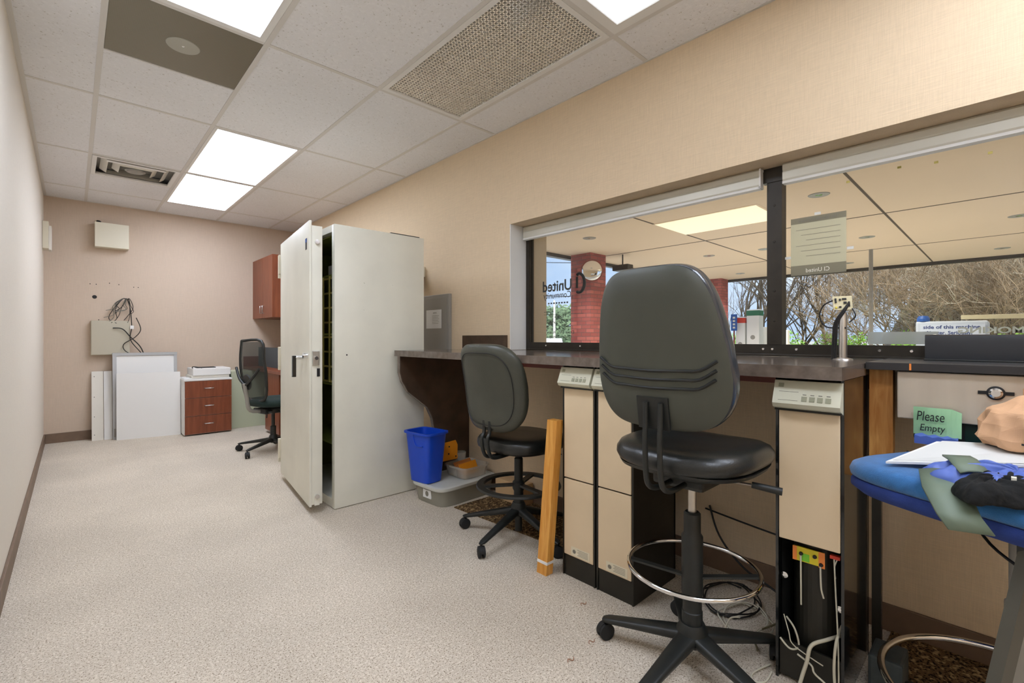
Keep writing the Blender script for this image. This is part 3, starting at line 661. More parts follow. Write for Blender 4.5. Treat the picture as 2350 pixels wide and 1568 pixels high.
def drafting_chair_small():
    t = thing('drafting_chair', 'smaller charcoal drafting chair with black foot ring beside the blue bin', 'chair', (1.81, 1.87, 0), math.radians(4))
    star_base(t, [math.radians(x-4) for x in (119, 191, 263, 335, 47)], .325, .15, 'black', .029, w=.023, hr=.042)
    MB().lathe((0, 0, .03), [(.020, 0), (.020, .09)], 20).build('base_tube', 'black', t, 40)
    MB().lathe((0, 0, .15), [(.030, 0), (.028, .03), (.026, .10), (.034, .115), (.034, .15), (.024, .16), (.024, .28), (.016, .29), (.016, .35)], 28).build('column', 'black', t, 35)
    b = MB(); seg = 56; rings = []
    for i in range(seg+1):
        a = 2*PI*i/seg; c, s_ = math.cos(a), math.sin(a)
        rings.append([((R_)*c, (R_)*s_, .285+z) for R_, z in ((.192, -.008), (.222, -.012), (.236, -.004), (.232, .006), (.196, .006))])
    b.loft(rings, False, False); b.build('foot_ring', 'black', t, 40)
    for a in (20, 140, 260):
        c, s_ = math.cos(math.radians(a)), math.sin(math.radians(a))
        MB().loft([[(c*d-s_*w_, s_*d+c*w_, z+h_) for w_, h_ in ((-.016, -.006), (.016, -.006), (.016, .006), (-.016, .006))] for d, z in ((.03, .285), (.20, .283))]).build('ring_spoke', 'black', t)
    pad(MB(), outline(.225, .225, 3.0), [(.4, -.04), (.9, -.036), (.985, -.02), (1.0, -.002), (.99, .018), (.94, .034), (.8, .042), (.4, .036)], None, Matrix.Translation((.03, 0, .525))).build('seat', 'leather', t, 60)
    rbox(-.09, .1, -.07, .07, .465, .492, .01).build('tilt_mechanism', 'black', t)
    MB().cyl((.05, -.06, .478), (.08, -.24, .475), .005, 10).build('lever_rod', 'chrome', t)
    lean = math.radians(10); up = V((-math.sin(lean), 0, math.cos(lean))); side = V((0, -1, 0)); fb = frame(V((-.262, 0, .84)), side, up)
    sgn = 1 if (fb.to_3x3() @ V((0, 0, 1))).x > 0 else -1
    bpts = [(x*(1-.08*max(0, y/.22)**2 - .08*max(0, -y/.22)**2), y) for x, y in outline(.222, .232, 3.9, seg=72)]
    cur = lambda x, y: sgn*(.035*(x/.2)**2+.018*math.cos(y*9))
    pad(MB(), bpts, [(s_, sgn*d) for s_, d in ((.3, -.020), (.7, -.020), (.86, -.016), (.97, -.002), (1.0, .014), (.99, .030), (.93, .044), (.7, .052), (.4, .052))], cur, fb).build('backrest', 'greyvinyl', t, 60)
    pp = [fb @ V((x*.80, y*.82, sgn*-.0215+cur(x*.8, y*.82))) for x, y in bpts]
    MB().tube(pp+[pp[0]], .0022, 6).build('piping', 'ink', t)
    for y in (.020, -.022):
        MB().tube([fb @ V((y, -.17, sgn*-.012)), fb @ V((y, -.23, sgn*-.024)), (-.262, -y, .58), (-.25, -y, .51), (-.21, -y, .475), (-.08, -y, .475)], .0095, 12, 6).build('back_support', 'black', t, 60)
drafting_chair_small()

def mesh_chair():
    t = thing('office_chair', 'mesh-back black office chair at the desk behind the open safe door', 'chair', (1.43, 4.93, 0), math.radians(14))
    star_base(t, [math.radians(x-14) for x in (141, 213, 285, 357, 69)], .32, .115, 'black', .029, w=.022)
    MB().lathe((0, 0, .12), [(.026, 0), (.026, .12), (.016, .125), (.016, .30)], 24).build('column', 'black', t, 35)
    rbox(-.13, .12, -.09, .09, .375, .425, .012).build('tilt_mechanism', 'black', t)
    for s_ in (-1, 1):
        MB().cyl((-.09, s_*.09, .40), (-.09, s_*.16, .40), .018, 16).build('tension_knob', 'black', t, 40)
        MB().tube([(.0, s_*.09, .40), (.02, s_*.14, .35), (.02, s_*.15, .30)], .006, 8, 3).build('lever', 'black', t)
    pad(MB(), outline(.235, .235, 3.2), [(.4, -.035), (.93, -.03), (1, -.008), (.985, .018), (.9, .034), (.5, .034)], None, Matrix.Translation((.04, 0, .48))).build('seat', mat('teal_black_fabric', (26, 44, 40), .9, bump=.5), t, 60)
    lean = math.radians(5); up = V((-math.sin(lean), 0, math.cos(lean))); fb = frame(V((-.225, 0, .80)), (0, -1, 0), up)
    sgn = 1 if (fb.to_3x3() @ V((0, 0, 1))).x > 0 else -1
    pts = [(-.17, .27), (.17, .27), (.205, .10), (.215, -.06), (.15, -.28), (-.15, -.28), (-.215, -.06), (-.205, .10)]
    P = [fb @ V((x, y, sgn*(.05*(x/.2)**2-.03*math.cos(y*6)))) for x, y in pts]
    MB().tube(P+[P[0]], .013, 8, 4).build('back_frame', 'black', t, 60)
    b = MB(); n = 12; rings = []
    for i in range(n+1):
        y = -.275+.54*i/n; wd = .205 if -.1 < y < .1 else (.205-(y-.1)*.2 if y >= .1 else .213-(abs(y)-.06)*.28)
        rings.append([fb @ V((wd*s_/6, y, sgn*(.05*(wd*s_/6/.2)**2-.03*math.cos(y*6)))) for s_ in range(-6, 7)])
    b.loft(rings, False, False, False); b.build('mesh_panel', 'mesh', t, 60)
    for s_ in (-1, 1): MB().tube([fb @ V((s_*.20, .02, sgn*-.02)), fb @ V((s_*.10, -.08, sgn*-.05)), fb @ V((0, -.14, sgn*-.055))], .012, 8, 4).build('lumbar_strut', 'black', t, 60)
    MB().lathe(fb @ V((0, -.11, sgn*-.045)), [(.0, .0), (.07, .004), (.075, .012), (.05, .02)], 28, fb.to_3x3() @ V((0, 0, sgn))).build('lumbar_pad', 'black', t, 50)
    MB().tube([fb @ V((0, -.12, sgn*-.06)), fb @ V((0, -.26, sgn*-.05)), (-.22, 0, .42), (-.08, 0, .40)], .018, 10, 5).build('back_spine', 'grey', t, 60)
mesh_chair()

# blue stool
def blue_stool():
    t = thing('stool', 'blue fabric stool with chrome foot ring at the near right, piled with things', 'stool', (1.685, -.018, 0), math.radians(-27))
    pad(MB(), outline(.245, .30, 4.4), [(.4, -.02), (.93, -.018), (1.0, .0), (1.0, .014), (.985, .022)], None, Matrix.Translation((0, 0, .685))).build('seat_base', 'navy', t, 60)
    pad(MB(), outline(.245, .30, 4.4), [(.96, -.002), (1.0, .006), (1.01, .020), (.99, .036), (.93, .046), (.7, .050), (.3, .050)], None, Matrix.Translation((0, 0, .708))).build('seat_cushion', 'fabric', t, 60)
    k = Matrix.Rotation(math.radians(27), 4, 'Z') @ Matrix.Translation((-1.685, .018, 0))
    rbox(-.09, .09, -.08, .08, .63, .665, .01).build('tilt_mechanism', 'black', t)
    MB().lathe((0, 0, .05), [(.03, 0), (.03, .25), (.026, .26), (.026, .4), (.018, .41), (.018, .59)], 24).build('column', 'grey', t, 40)
    MB().ring((-.0, .0, .20), .265, .009, 64).build('foot_ring', 'chrome', t, 60)
    for a in (30, 150, 270):
        c, s_ = math.cos(math.radians(a)), math.sin(math.radians(a)); MB().cyl((c*.02, s_*.02, .17), (c*.262, s_*.262, .2), .009, 10).build('ring_spoke', 'black', t)
    for a in (10, 82, 154, 226, 298):
        c, s_ = math.cos(math.radians(a)), math.sin(math.radians(a)); MB().loft([[(c*d-s_*w_, s_*d+c*w_, z+h_) for w_, h_ in ((-.02, -.012), (.02, -.012), (.015, .012), (-.015, .012))] for d, z in ((.02, .08), (.28, .045))]).build('base_leg', 'black', t)
        MB().lathe((c*.27, s_*.27, 0), [(.018, 0), (.02, .02), (.012, .04)], 16).build('glide', 'rubber', t)
    p0, p1 = k @ V((1.495, -.035, .655)), k @ V((1.395, .045, .185))
    d = (p1-p0).normalized(); n = d.cross(V((0, 0, 1))).normalized()*.013; m2 = d.cross(n).normalized()*.013
    MB().loft([[p+n+m2, p+n-m2, p-n-m2, p-n+m2] for p in (p0, p1)]).build('brace', mat('grey_square_tube', (92, 90, 82), .35, .5, var=.1), t)
    q = k @ V((1.50, -.04, .60)); MB().box(q.x-.022, q.x+.022, q.y-.02, q.y+.02, q.z-.04, q.z+.065).build('brace_bracket', 'black', t)
    return t
blue_stool()
cord([(1.93, .22, .74), (1.80, .10, .66), (1.62, .03, .60), (1.56, -.05, .56)], .0035, 'cordb', 'black cord drooping below the blue stool seat')

# things on the stool
A, B_, C_, D_ = (1.585, .225, .764), (1.79, .14, .80), (1.95, -.05, .803), (1.78, -.05, .80)
b = MB(); poly = [V(A), V(B_), V((1.955, -.14, .80)), V((1.72, -.16, .80))]
b.loft([[p for p in poly], [p+V((0, 0, .006)) for p in poly]])
tag(b.build('white_board', 'paper'), 'white thin board lying across the blue stool', 'board')
b = MB(); poly2 = [V((1.60, .212, .7715)), V((1.79, .128, .8075)), V((1.95, -.14, .8075)), V((1.72, -.15, .8075))]
b.loft([poly2, [p+V((0, 0, .002)) for p in poly2]]); tag(b.build('paper_sheet', mat('second_sheet', (214, 214, 210), .6)), 'loose pale paper on top of the white board', 'paper')
# jacket
random.seed(5)
def crumple(o, amt, size, lv, kind='CLOUDS', simple=False):
    md = o.modifiers.new('s', 'SUBSURF'); md.levels = 1; md.render_levels = lv
    if simple: md.subdivision_type = 'SIMPLE'
    tx = bpy.data.textures.new('crumple', kind)
    if kind == 'CLOUDS': tx.noise_scale = size; tx.noise_depth = 2
    else: tx.noise_scale = size
    dm = o.modifiers.new('d', 'DISPLACE'); dm.texture = tx; dm.strength = amt; dm.mid_level = .5; dm.texture_coords = 'LOCAL'
def blob(name, pts, m, parent, z0, h, seed, lump=.35):
    """crumpled cloth: heap over polygon footprint"""
    random.seed(seed); b = MB(); n = len(pts); c = sum((V((p[0], p[1], 0)) for p in pts), V())/n
    P = []
    for i in range(n):
        for k in range(6):
            q = V((*pts[i], 0)).lerp(V((*pts[(i+1) % n], 0)), k/6); P.append(q)
    rings = []
    for sc, zz in ((.7, 0), (1.0, .0), (1.02, .25), (.94, .62), (.78, .9), (.5, 1.0), (.25, .95)):
        rings.append([V((c.x+(p.x-c.x)*sc, c.y+(p.y-c.y)*sc, z0+h*zz*(1+lump*math.sin(i*1.7+seed+sc*5)+lump*.5*math.sin(i*.6+sc*9+seed)) )) for i, p in enumerate(P)])
    b.loft(rings); o = b.build(name, m, parent, 50); crumple(o, .016, .045, 3); return o
jk = thing('jacket', 'crumpled blue and grey jacket with black lining on the blue stool', 'jacket', (0, 0, 0))

# sleeve and body of the jacket draped over the near seat edge
blob('jacket_body', [(1.47, .13), (1.55, .15), (1.60, .09), (1.64, -.02), (1.69, -.24), (1.50, -.22), (1.43, .0)], 'jacket', jk, .762, .040, 3, .25)
b = MB(); b.loft([[(1.50+.02*q, .15-.05*q, .782+.006*math.sin(q*2.1)), (1.41+.02*q, .135-.05*q, .765), (1.345+.015*q, .105-.045*q, .728), (1.335+.015*q, .085-.045*q, .700)] for q in (0, .5, 1, 1.5)], False, False, False)
o = b.build('grey_cuff', 'jgrey', jk, 60); o.modifiers.new('s', 'SOLIDIFY').thickness = .006
blob('lining', [(1.345, .055), (1.42, .085), (1.50, .055), (1.56, .005), (1.52, -.05), (1.42, -.05)], 'jblack', jk, .752, .048, 8, .2)
b = MB(); b.loft([[(1.46+.03*q, .075-.045*q, .797+.006*math.sin(q*3)), (1.53+.03*q, .10-.045*q, .812), (1.60+.03*q, .115-.045*q, .806)] for q in (0, .3, .7, 1.1)], False, False, False); o = b.build('grey_band', 'jgrey', jk, 60); o.modifiers.new('s', 'SOLIDIFY').thickness = .004
MB().box(1.44, 1.455, -.012, -.004, .800, .806).build('tag_print', 'whiteink', jk)
# paper bag
def paper_bag():
    t = thing('paper_bag', 'crumpled kraft paper takeout bag with dark print on the white board', 'bag', (1.83, -.075, .8105))
    b = MB(); rings = []; random.seed(11); N = 22; jit = [random.uniform(.93, 1.07) for _ in range(N)]
    for k, (sc, z) in enumerate(((.55, 0), (.88, .001), (1.0, .025), (.96, .060), (.80, .095), (.52, .120), (.30, .135), (.34, .155), (.30, .165))):
        rings.append([(.10*sc*math.cos(2*PI*i/N)*jit[(i+k) % N], .135*sc*math.sin(2*PI*i/N)*jit[(i*2+k) % N], z+.004*math.sin(i*2.3+k) if z > .01 else z) for i in range(N)])
    b.loft(rings); bg_ = b.build('bag_body', 'bag', t); crumple(bg_, .016, .05, 3, 'VORONOI', True)
    k = MB(); fm = frame((-.088, .052, .018), (-.33, -1, 0), (.18, 0, 1))
    k.lathe(fm @ V((.018, .045, 0)), [(.0, .0), (.014, 0), (.014, .001), (0, .001)], 20, fm.to_3x3() @ V((0, 0, 1)))
    for q in range(5): k.box(.004+.002*q, .030-.002*(q % 2), .012+.004*q, .0135+.004*q, -.003, .0015, fm)
    k.box(.0, .040, .0, .005, -.003, .0015, fm)
    for q in range(3): k.box(.062, .085, .03+.010*q, .035+.010*q, -.006, -.001, fm)
    k.build('printed_mark', 'ink', t)
paper_bag()

# ------------------------------------------------------------------ under the counter, left
BR = math.radians(3)
def tub(name, label, cat, loc, rz, w, d, h, m, lidm=None, taper=.9, wall=.004, seg=40, n=6, rimr=.006):
    t = thing(name, label, cat, loc, rz)
    o_ = outline(w/2, d/2, n, seg=seg); R = lambda sc, z: [(x*sc, y*sc, z) for x, y in o_]
    b = MB(); b.loft([R(taper, .0), R(taper+.002, .002), R(1, h), R(1+rimr*2/w, h), R(1+rimr*2/w, h-.012), R(1.0+.004/w, h-.012)], True, False)
    b.loft([R(1-wall*2/w, h), R(taper-wall*2/w, wall)], False, True); b.loft([R(1, h), R(1-wall*2/w, h)], False, False)
    b.build('body', m, t, 50)
    if lidm:
        MB().loft([R(1.04, h-.016), R(1.05, h-.008), R(1.045, h+.004), R(.98, h+.008), R(.97, h+.003), R(.3, h+.003)]).build('lid', lidm, t, 40)
    return t
st = tub('storage_box', 'grey translucent storage box with milky lid on the floor under the counter', 'box', (1.955, 2.662, 0), BR, .50, .345, .122, 'clear', 'lid', .92)
lb = MB().box(-.245, -.2385, -.05, .035, .040, .098).build('end_label', 'paper', st)
MB().lathe((-.2452, -.008, .068), [(.018, 0), (.016, -.001)], 20, (1, 0, 0)).build('label_print', 'greyink', lb)
wb = tub('waste_bin', 'blue plastic waste bin standing on the storage box lid', 'bin', (1.765, 2.735, .1305), math.radians(8), .19, .255, .335, 'blue', None, .74, .004, 48, 5, .010)
MB().tube([(-.090, -.07, .25), (-.091, -.03, .245), (-.092, .0, .25), (-.093, .018, .285), (-.095, .022, .325)], .004, 8, 4).build('moulded_grip', 'blue', wb, 60)
ct = tub('clear_tray', 'clear plastic tray of orange folders on the storage box lid beside the blue bin', 'tray', (2.055, 2.655, .1305), math.radians(3), .24, .24, .075, see_through('clear_tray_plastic', (206, 200, 186), .4), None, .9)
for k, (y, a, m_) in enumerate(((-.045, 8, 'orange'), (-.01, 14, 'brownpaper'), (.03, 11, 'brownpaper'))):
    o = MB().box(-.09, .09, -.002, .002, 0, .085, Matrix.Translation((2.055+.01*k, 2.655+y, .138)) @ Matrix.Rotation(math.radians(12), 4, 'Z') @ Matrix.Rotation(math.radians(-a*3), 4, 'X')).build('folder', m_)
    tag(o, ('bright orange folder leaning at the front of the clear tray', 'middle orange brown paper folder in the clear tray', 'rear orange brown paper folder in the clear tray')[k], 'folder')
b = MB(); b.prism([(0, 0), (.155, 0), (.165, .10), (.15, .135), (-.0, .125), (.012, .10)], 'y', 0, .004); b.tf(Matrix.Translation((1.905, 2.775, .215)) @ Matrix.Rotation(math.radians(-6), 4, 'X'))
o = tag(b.build('yellow_card', 'orange'), 'folded yellow orange card with punched holes behind the clear tray', 'card')
for x, z in ((1.98, .315), (1.98, .262), (2.045, .235)): MB().lathe((x, 2.7655+(.315-z)*.1, z), [(.006, .0), (.006, .001)], 14, (0, -1, 0)).build('punched_hole', 'ink', o)
cup = thing('clear_cup', 'clear plastic cup standing in the tray corner by the wall', 'cup', (2.10, 2.79, .1305))
MB().loft([[(r*math.cos(2*PI*i/28), r*math.sin(2*PI*i/28), z) for i in range(28)] for r, z in ((.030, 0), (.031, .002), (.042, .125), (.040, .125), (.029, .004))]).build('cup_wall', see_through('cup_plastic', (210, 205, 190), .3), cup, 50)
tag(rbox(2.12, 2.226, 2.16, 2.42, .0, .14, .006).build('cardboard_box', 'box'), 'small tan box against the wall under the counter behind the grey chair', 'box')
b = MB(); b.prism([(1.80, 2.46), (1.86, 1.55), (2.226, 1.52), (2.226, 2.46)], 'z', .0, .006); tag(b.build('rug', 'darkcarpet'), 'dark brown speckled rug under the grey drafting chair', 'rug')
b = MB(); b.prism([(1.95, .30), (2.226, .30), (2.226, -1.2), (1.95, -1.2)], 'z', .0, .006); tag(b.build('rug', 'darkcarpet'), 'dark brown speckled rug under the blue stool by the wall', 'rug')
b = rbox(1.80, 1.92, .215, .30, 0, .12, .008); tag(b.build('power_box', mat('slate_plastic', (62, 70, 72), .6, var=.2, vs=30)), 'small slate grey box on the floor beside the opened cabinet', 'box')
# cables on the floor in the kneehole
random.seed(4)
def coil(label, cx, cy, R, n, m, r=.003):
    P = []
    for k in range(n*10+1):
        a = 2*PI*k/10; P.append((cx+(R+.02*math.sin(k*1.3))*math.cos(a), cy+(R*.8+.015*math.cos(k*.9))*math.sin(a), .006+.004*(k % 3)+.0015*k/10))
    cord(P, r, m, label, 3)
coil('loose coil of black cable on the carpet in the kneehole', 2.00, .80, .13, 3, 'cordb')
coil('coil of pale cable on the carpet beneath the chrome foot ring', 1.90, .70, .11, 2, 'cordw')
cord([(2.22, .98, .30), (2.19, .92, .18), (2.15, .80, .09), (2.12, .66, .05), (2.06, .56, .01)], .0045, 'cordb', 'thick black cable arching from the wall behind the foot ring')
cord([(2.225, .62, .32), (2.16, .58, .34), (2.05, .545, .30), (1.98, .55, .18), (1.93, .58, .05), (1.84, .64, .01), (1.74, .60, .01)], .0035, mat('olive_cord', (120, 110, 80), .5), 'olive grey cable looping beside the opened cabinet')
cord([(1.70, .545, .01), (1.62, .57, .008), (1.58, .56, .008), (1.60, .53, .008), (1.65, .525, .02)], .003, 'cordw', 'pale cable loop on the carpet left of the opened cabinet')
cord([(1.74, .66, .10), (1.76, .70, .07), (1.75, .72, .02), (1.78, .74, .008)], .003, 'cordw', 'short pale plug lead hanging at the chrome foot ring')
cord([(2.22, 1.00, .28), (2.21, .8, .262), (2.20, .62, .25)], .004, 'cordb', 'straight dark cable running along the wall above the baseboard')
for k, (x, y) in enumerate(((1.52, 1.20), (1.35, 1.03), (1.22, 1.02))):
    cord([(x, y, .003), (x+.012, y+.01, .004), (x+.02, y-.005, .003), (x+.035, y+.004, .003)], .0012, mat('lint_%d' % k, (150, 96, 60), .8), ('tiny curl of brown lint closest to the terminal cabinets', 'reddish lint speck on the carpet between cabinets and foreground', 'tiny lint curl on the carpet closest to the camera')[k], name='lint', grp='lint curls on the carpet')

# ------------------------------------------------------------------ safe
SX0, SX1, SY0, SY1, SZ = 1.22, 1.886, 2.95, 3.90, 1.832
t = thing('safe', 'tall putty coloured steel safe with its heavy door ajar', 'safe', (SX0, SY0, 0))
SM = Matrix.Translation((-SX0, -SY0, 0))
b = MB(); b.box(SX0, SX1, SY0, SY0+.045, .004, SZ, None, .004); b.box(SX0, SX1, SY1-.045, SY1, .004, SZ, None, .004)
b.box(SX1-.04, SX1, SY0+.02, SY1-.02, .004, SZ-.002); b.box(SX0+.002, SX1-.002, SY0+.01, SY1-.01, SZ-.045, SZ-.0005); b.box(SX0+.004, SX1-.002, SY0+.01, SY1-.01, .004, .06)
b.tf(SM).build('cabinet', 'safe', t, 40)
b = MB(); b.box(SX0+.03, SX1-.045, SY0+.046, SY0+.05, .062, SZ-.05); b.box(SX0+.03, SX1-.045, SY1-.05, SY1-.046, .062, SZ-.05); b.box(SX1-.05, SX1-.041, SY0+.05, SY1-.05, .062, SZ-.05)
b.box(SX0+.04, SX1-.045, SY0+.05, SY1-.05, SZ-.055, SZ-.047)
b.tf(SM).build('lining', 'safein', t)
for z in (.38, .78, 1.12, 1.52): MB().box(SX0+.06, SX1-.055, SY0+.052, SY1-.052, z, z+.012).tf(SM).build('shelf', 'safein', t)
k = MB()
for q in range(7): k.box(SX0+.05, SX0+.058, SY0+.10+.11*q, SY0+.115+.11*q, .80, 1.52)
for q in range(8): k.box(SX0+.054, SX0+.062, SY0+.09, SY1-.09, .80+.10*q, .812+.10*q)
k.tf(SM).build('locker_bars', 'gold', t)
blob_ = None
k = MB().box(SX0+.08, SX0+.25, SY0+.08, SY0+.3, 1.534, 1.60); o = k.build('grey_bundle', 'grey'); tag(o, 'grey bundle lying on the top shelf of the safe', 'bundle')
MB().box(1.62, 1.85, 2.955, 2.975, SZ+.0, SZ+.006).tf(SM).build('top_strip', 'ink', t)
for x, z in ((1.30, .99), (1.42, 1.47), (1.63, 1.47), (1.42, 1.29), (1.63, 1.29)):
    MB().lathe((x-SX0, -.001, z), [(.005, 0), (.004, -.001)], 14, (0, 1, 0)).build('screw_hole', 'ink' if z < 1 else 'safe', t)
# door: local y along door from hinge to lock edge
hx, hy = 1.185, 3.90
d = V((1.068-hx, 2.965-hy, 0)); Ld = d.length; ang = math.atan2(d.y, d.x)
dr = bpy.data.objects.new('door', None); COL.objects.link(dr); dr.parent = t; dr.location = (hx-SX0, hy-SY0, 0); dr.rotation_euler = (0, 0, ang)
# local: +x along door to lock edge, -y outer... rotation ang ~ -97deg: local +y -> world +x (inside)
rbox(0, Ld, 0, .014, .05, SZ, .003).build('outer_plate', 'safe', dr, 40)
rbox(.02, Ld-.004, .014, .078, .06, SZ-.03, .003).build('inner_box', 'safe', dr, 40)
b = MB(); b.box(Ld-.062, Ld-.02, -.010, .0, .955, 1.03); 
lc = MB().cyl((Ld-.045, 0, .99), (Ld-.045, -.028, .99), .018, 20).build('lock_dial', 'chrome', dr, 40)
MB().cyl((Ld-.17, 0, .975), (Ld-.17, -.05, .975), .013, 18).build('handle_spindle', 'chrome', dr, 40)
rbox(-.013, .013, -.012, .012, -.125, .012, .004, Matrix.Translation((Ld-.17, -.055, .975))).build('lever_handle', 'blackgloss', dr)
lk = rbox(Ld-.004, Ld+.008, .018, .058, .93, 1.02, .002).build('lock_case', 'steel', dr); MB().cyl((Ld+.008, .038, .975), (Ld+.022, .038, .975), .011, 16).build('lock_bolt', 'chrome', lk, 40)
MB().box(Ld-.003, Ld+.001, .045, .062, .86, .91).build('strike_slot', 'ink', dr)
for z in (1.70, .11): MB().cyl((Ld-.004, .045, z), (Ld+.010, .045, z), .014, 18).build('corner_bolt', 'chrome', dr, 40)
MB().box(Ld-.004, Ld, .03, .06, .055, .12).build('bolt_housing', 'safe', dr)
MB().box(Ld-.10, Ld-.065, -.002, .0, 1.66, 1.73).build('rating_label', 'ink', dr); MB().box(Ld-.10, Ld-.065, -.003, .0, 1.705, 1.728).build('label_header', 'bluesign', dr)
for z in (1.60, .88, .16):
    q = rbox(-.045, .0, -.012, .03, z, z+.15, .004).build('hinge', 'cream', dr); MB().box(-.04, -.012, -.012, .02, z-.03, z).build('hinge_pin', 'cream', q)
# counter-end fixtures: panel box on the wall behind the safe
t = thing('electrical_panel', 'grey electrical panel box on the window wall with white paper sheet', 'panel', (2.24, 3.29, .60))
rbox(-.03, -.001, -.198, .25, 0, .86, .004).build('box', 'grey', t); rbox(-.034, -.03, -.175, .24, .02, .835, .002).build('door', 'grey', t)
p = MB().box(-.037, -.0345, -.10, .12, .58, .735).build('paper_sheet', 'paper', t); k = MB()
add_text(k, 'NOTICE', .014, frame((-.0375, .015, .705), (0, -1, 0), (0, 0, 1)), .05, .0003)
for q in range(6): k.box(-.0382, -.037, -.07+.01*(q % 2), .03, .685-.013*q, .687-.013*q)
k.build('print', 'greyink', p)
t = thing('wall_bell', 'small black round bell with cream bracket on the wall above the grey panel', 'bell', (2.24, 3.53, 1.60))
rbox(-.05, -.001, -.05, .03, .03, .12, .004).build('bracket', 'cream', t); MB().lathe((-.03, .0, .0), [(.02, 0), (.055, -.02), (.07, -.045), (.06, -.05)], 28, (1, 0, 0)).build('gong', 'black', t, 40)

# ------------------------------------------------------------------ back of the room
t = thing('alarm_box', 'cream metal box high on the back wall', 'box', (.32, 6.849, 2.09))
rbox(-.145, .14, -.115, -.001, 0, .265, .003).build('case', 'cream', t); MB().tube([(-.10, -.03, .262), (-.10, -.03, .285), (-.12, -.02, .29), (-.12, -.005, .29)], .010, 8, 3).build('cable_gland', 'ink', t)
t = thing('control_box', 'greige flat metal box on the back wall behind the dangling cables', 'box', (.305, 6.849, .915))
rbox(-.16, .165, -.075, -.001, 0, .375, .003).build('case', mat('greige_enamel', (190, 182, 160), .45), t)
rbox(-.155, .16, -.078, -.075, .005, .37, .001).build('cover', mat('greige_cover', (188, 180, 160), .4), t)
t = thing('wall_sounder', 'cream stepped sounder on the left wall near the back corner', 'alarm', (XL, 6.62, 1.98))
rbox(.001, .045, -.09, .09, .01, .28, .004).build('base', 'cream', t); rbox(.045, .066, -.07, .085, .0, .24, .004).build('cover', 'offwhite', t)
t = thing('wall_hole', 'dark round hole in the back wall left of the cables', 'hole', (.176, 6.8495, 1.55)); MB().lathe((0, 0, 0), [(.020, 0), (.017, -.004)], 18, (0, 1, 0)).build('rim', 'ink', t)
for k, (x, z) in enumerate(((.30, 1.71), (.19, 1.69), (.38, 1.70), (.55, 1.68), (.51, 1.68), (.21, 1.30), (.14, 1.69))):
    tag(MB().lathe((x, 6.8495, z), [(.005, 0), (.004, -.002)], 10, (0, 1, 0)).build('screw_hole', 'ink'), 'tiny dark screw hole in the back wall above the flat box', 'hole', 'screw holes in the back wall')
random.seed(21)
bt = thing('cable_bundle', 'tangle of dark wires dangling from the back wall above the white panels', 'cable', (.455, 6.845, 1.53))
for k in range(13):
    a = random.uniform(-1, .45); Lw = random.uniform(.12, .30)
    MB().tube([(0, 0, 0), (a*.06, -.05, .01), (a*.16, -.07, -Lw*.4), (a*.16+random.uniform(-.05, .03), -.06, -Lw*.8), (a*.14+random.uniform(-.12, .02), -.075, -Lw)], .0032, 6, 5).build('wire', 'cordb' if k % 3 else 'greyink', bt)
MB().tube([(0, -.01, 0), (.02, -.06, -.10), (.03, -.07, -.25), (.03, -.09, -.32), (.02, -.09, -.45), (.10, -.10, -.58), (.13, -.10, -.62), (.10, -.10, -.64), (-.02, -.10, -.58), (-.04, -.10, -.50), (.06, -.09, -.42), (.11, -.08, -.33), (.07, -.08, -.2)], .0045, 7, 6).build('thick_wire', 'cordb', bt)
MB().tube([(-.13, -.085, -.32), (-.05, -.095, -.33), (.02, -.10, -.42), (.1, -.1, -.52), (.14, -.10, -.62)], .0055, 7, 6).build('thick_wire', 'cordb', bt)
rbox(.015, .05, -.095, -.06, -.33, -.29, .006).build('connector', 'white', bt)
def lean(name, label, x0, x1, y0b, y0t, h, th, m, yr=0, cat='panel'):
    t = thing(name, label, cat, (x0, y0b, 0)); w_ = x1-x0; dy = y0t-y0b
    b = MB(); b.loft([[(0, 0, .0), (w_, yr, .0), (w_, yr+th, 0), (0, th, 0)], [(0, dy, h), (w_, yr+dy, h), (w_, yr+dy+th, h), (0, dy+th, h)]]); b.build('panel', m, t)
    return t
t = lean('trim_board', 'narrow beige board with screw holes leaning on the back wall', .150, .246, 6.70, 6.815, .735, .018, 'offwhite', cat='board')
for z in (.06, .25, .46, .68): MB().lathe((.022, .115*z/.735-.001, z), [(.004, 0), (.003, -.001)], 10, (0, 1, 0)).build('screw_hole', 'ink', t)
lean('shelf_board', 'narrow white board leaning beside the grey framed panel', .249, .318, 6.685, 6.80, .735, .03, 'white', cat='board')
t = lean('framed_panel', 'tall white panel with grey metal frame leaning on the back wall', .322, .892, 6.625, 6.72, .925, .05, 'white')
fr = MB(); dy = .095
for xa, xb in ((-.004, .030), (.545, .574)): fr.loft([[(xa, -.008, 0), (xb, -.008, 0), (xb, .0, 0), (xa, 0, 0)], [(xa, dy-.008, .925), (xb, dy-.008, .925), (xb, dy, .925), (xa, dy, .925)]])
fr.loft([[(-.006, dy-.014, .905), (.576, dy-.014, .905), (.576, dy, .905), (-.006, dy, .905)], [(-.006, dy-.012, .935), (.576, dy-.012, .935), (.576, dy+.05, .935), (-.006, dy+.05, .935)]])
fr.build('metal_frame', mat('silver_frame', (178, 178, 178), .4, .5), t)
MB().box(.004, .020, -.0145, -.008, .03, .12).build('latch', 'grey', t)
lean('white_board', 'wide plain white board leaning in front of the framed panel', .345, .900, 6.560, 6.60, .715, .016, 'white', -.085, 'board')
t = thing('drawer_cabinet', 'cherry red three drawer cabinet holding the white printer', 'cabinet', (.905, 6.276, 0))
rbox(0, .462, .016, .55, .012, .615, .002).build('body', 'white', t); rbox(-.004, .468, -.004, .56, .615, .635, .003).build('top', 'white', t)
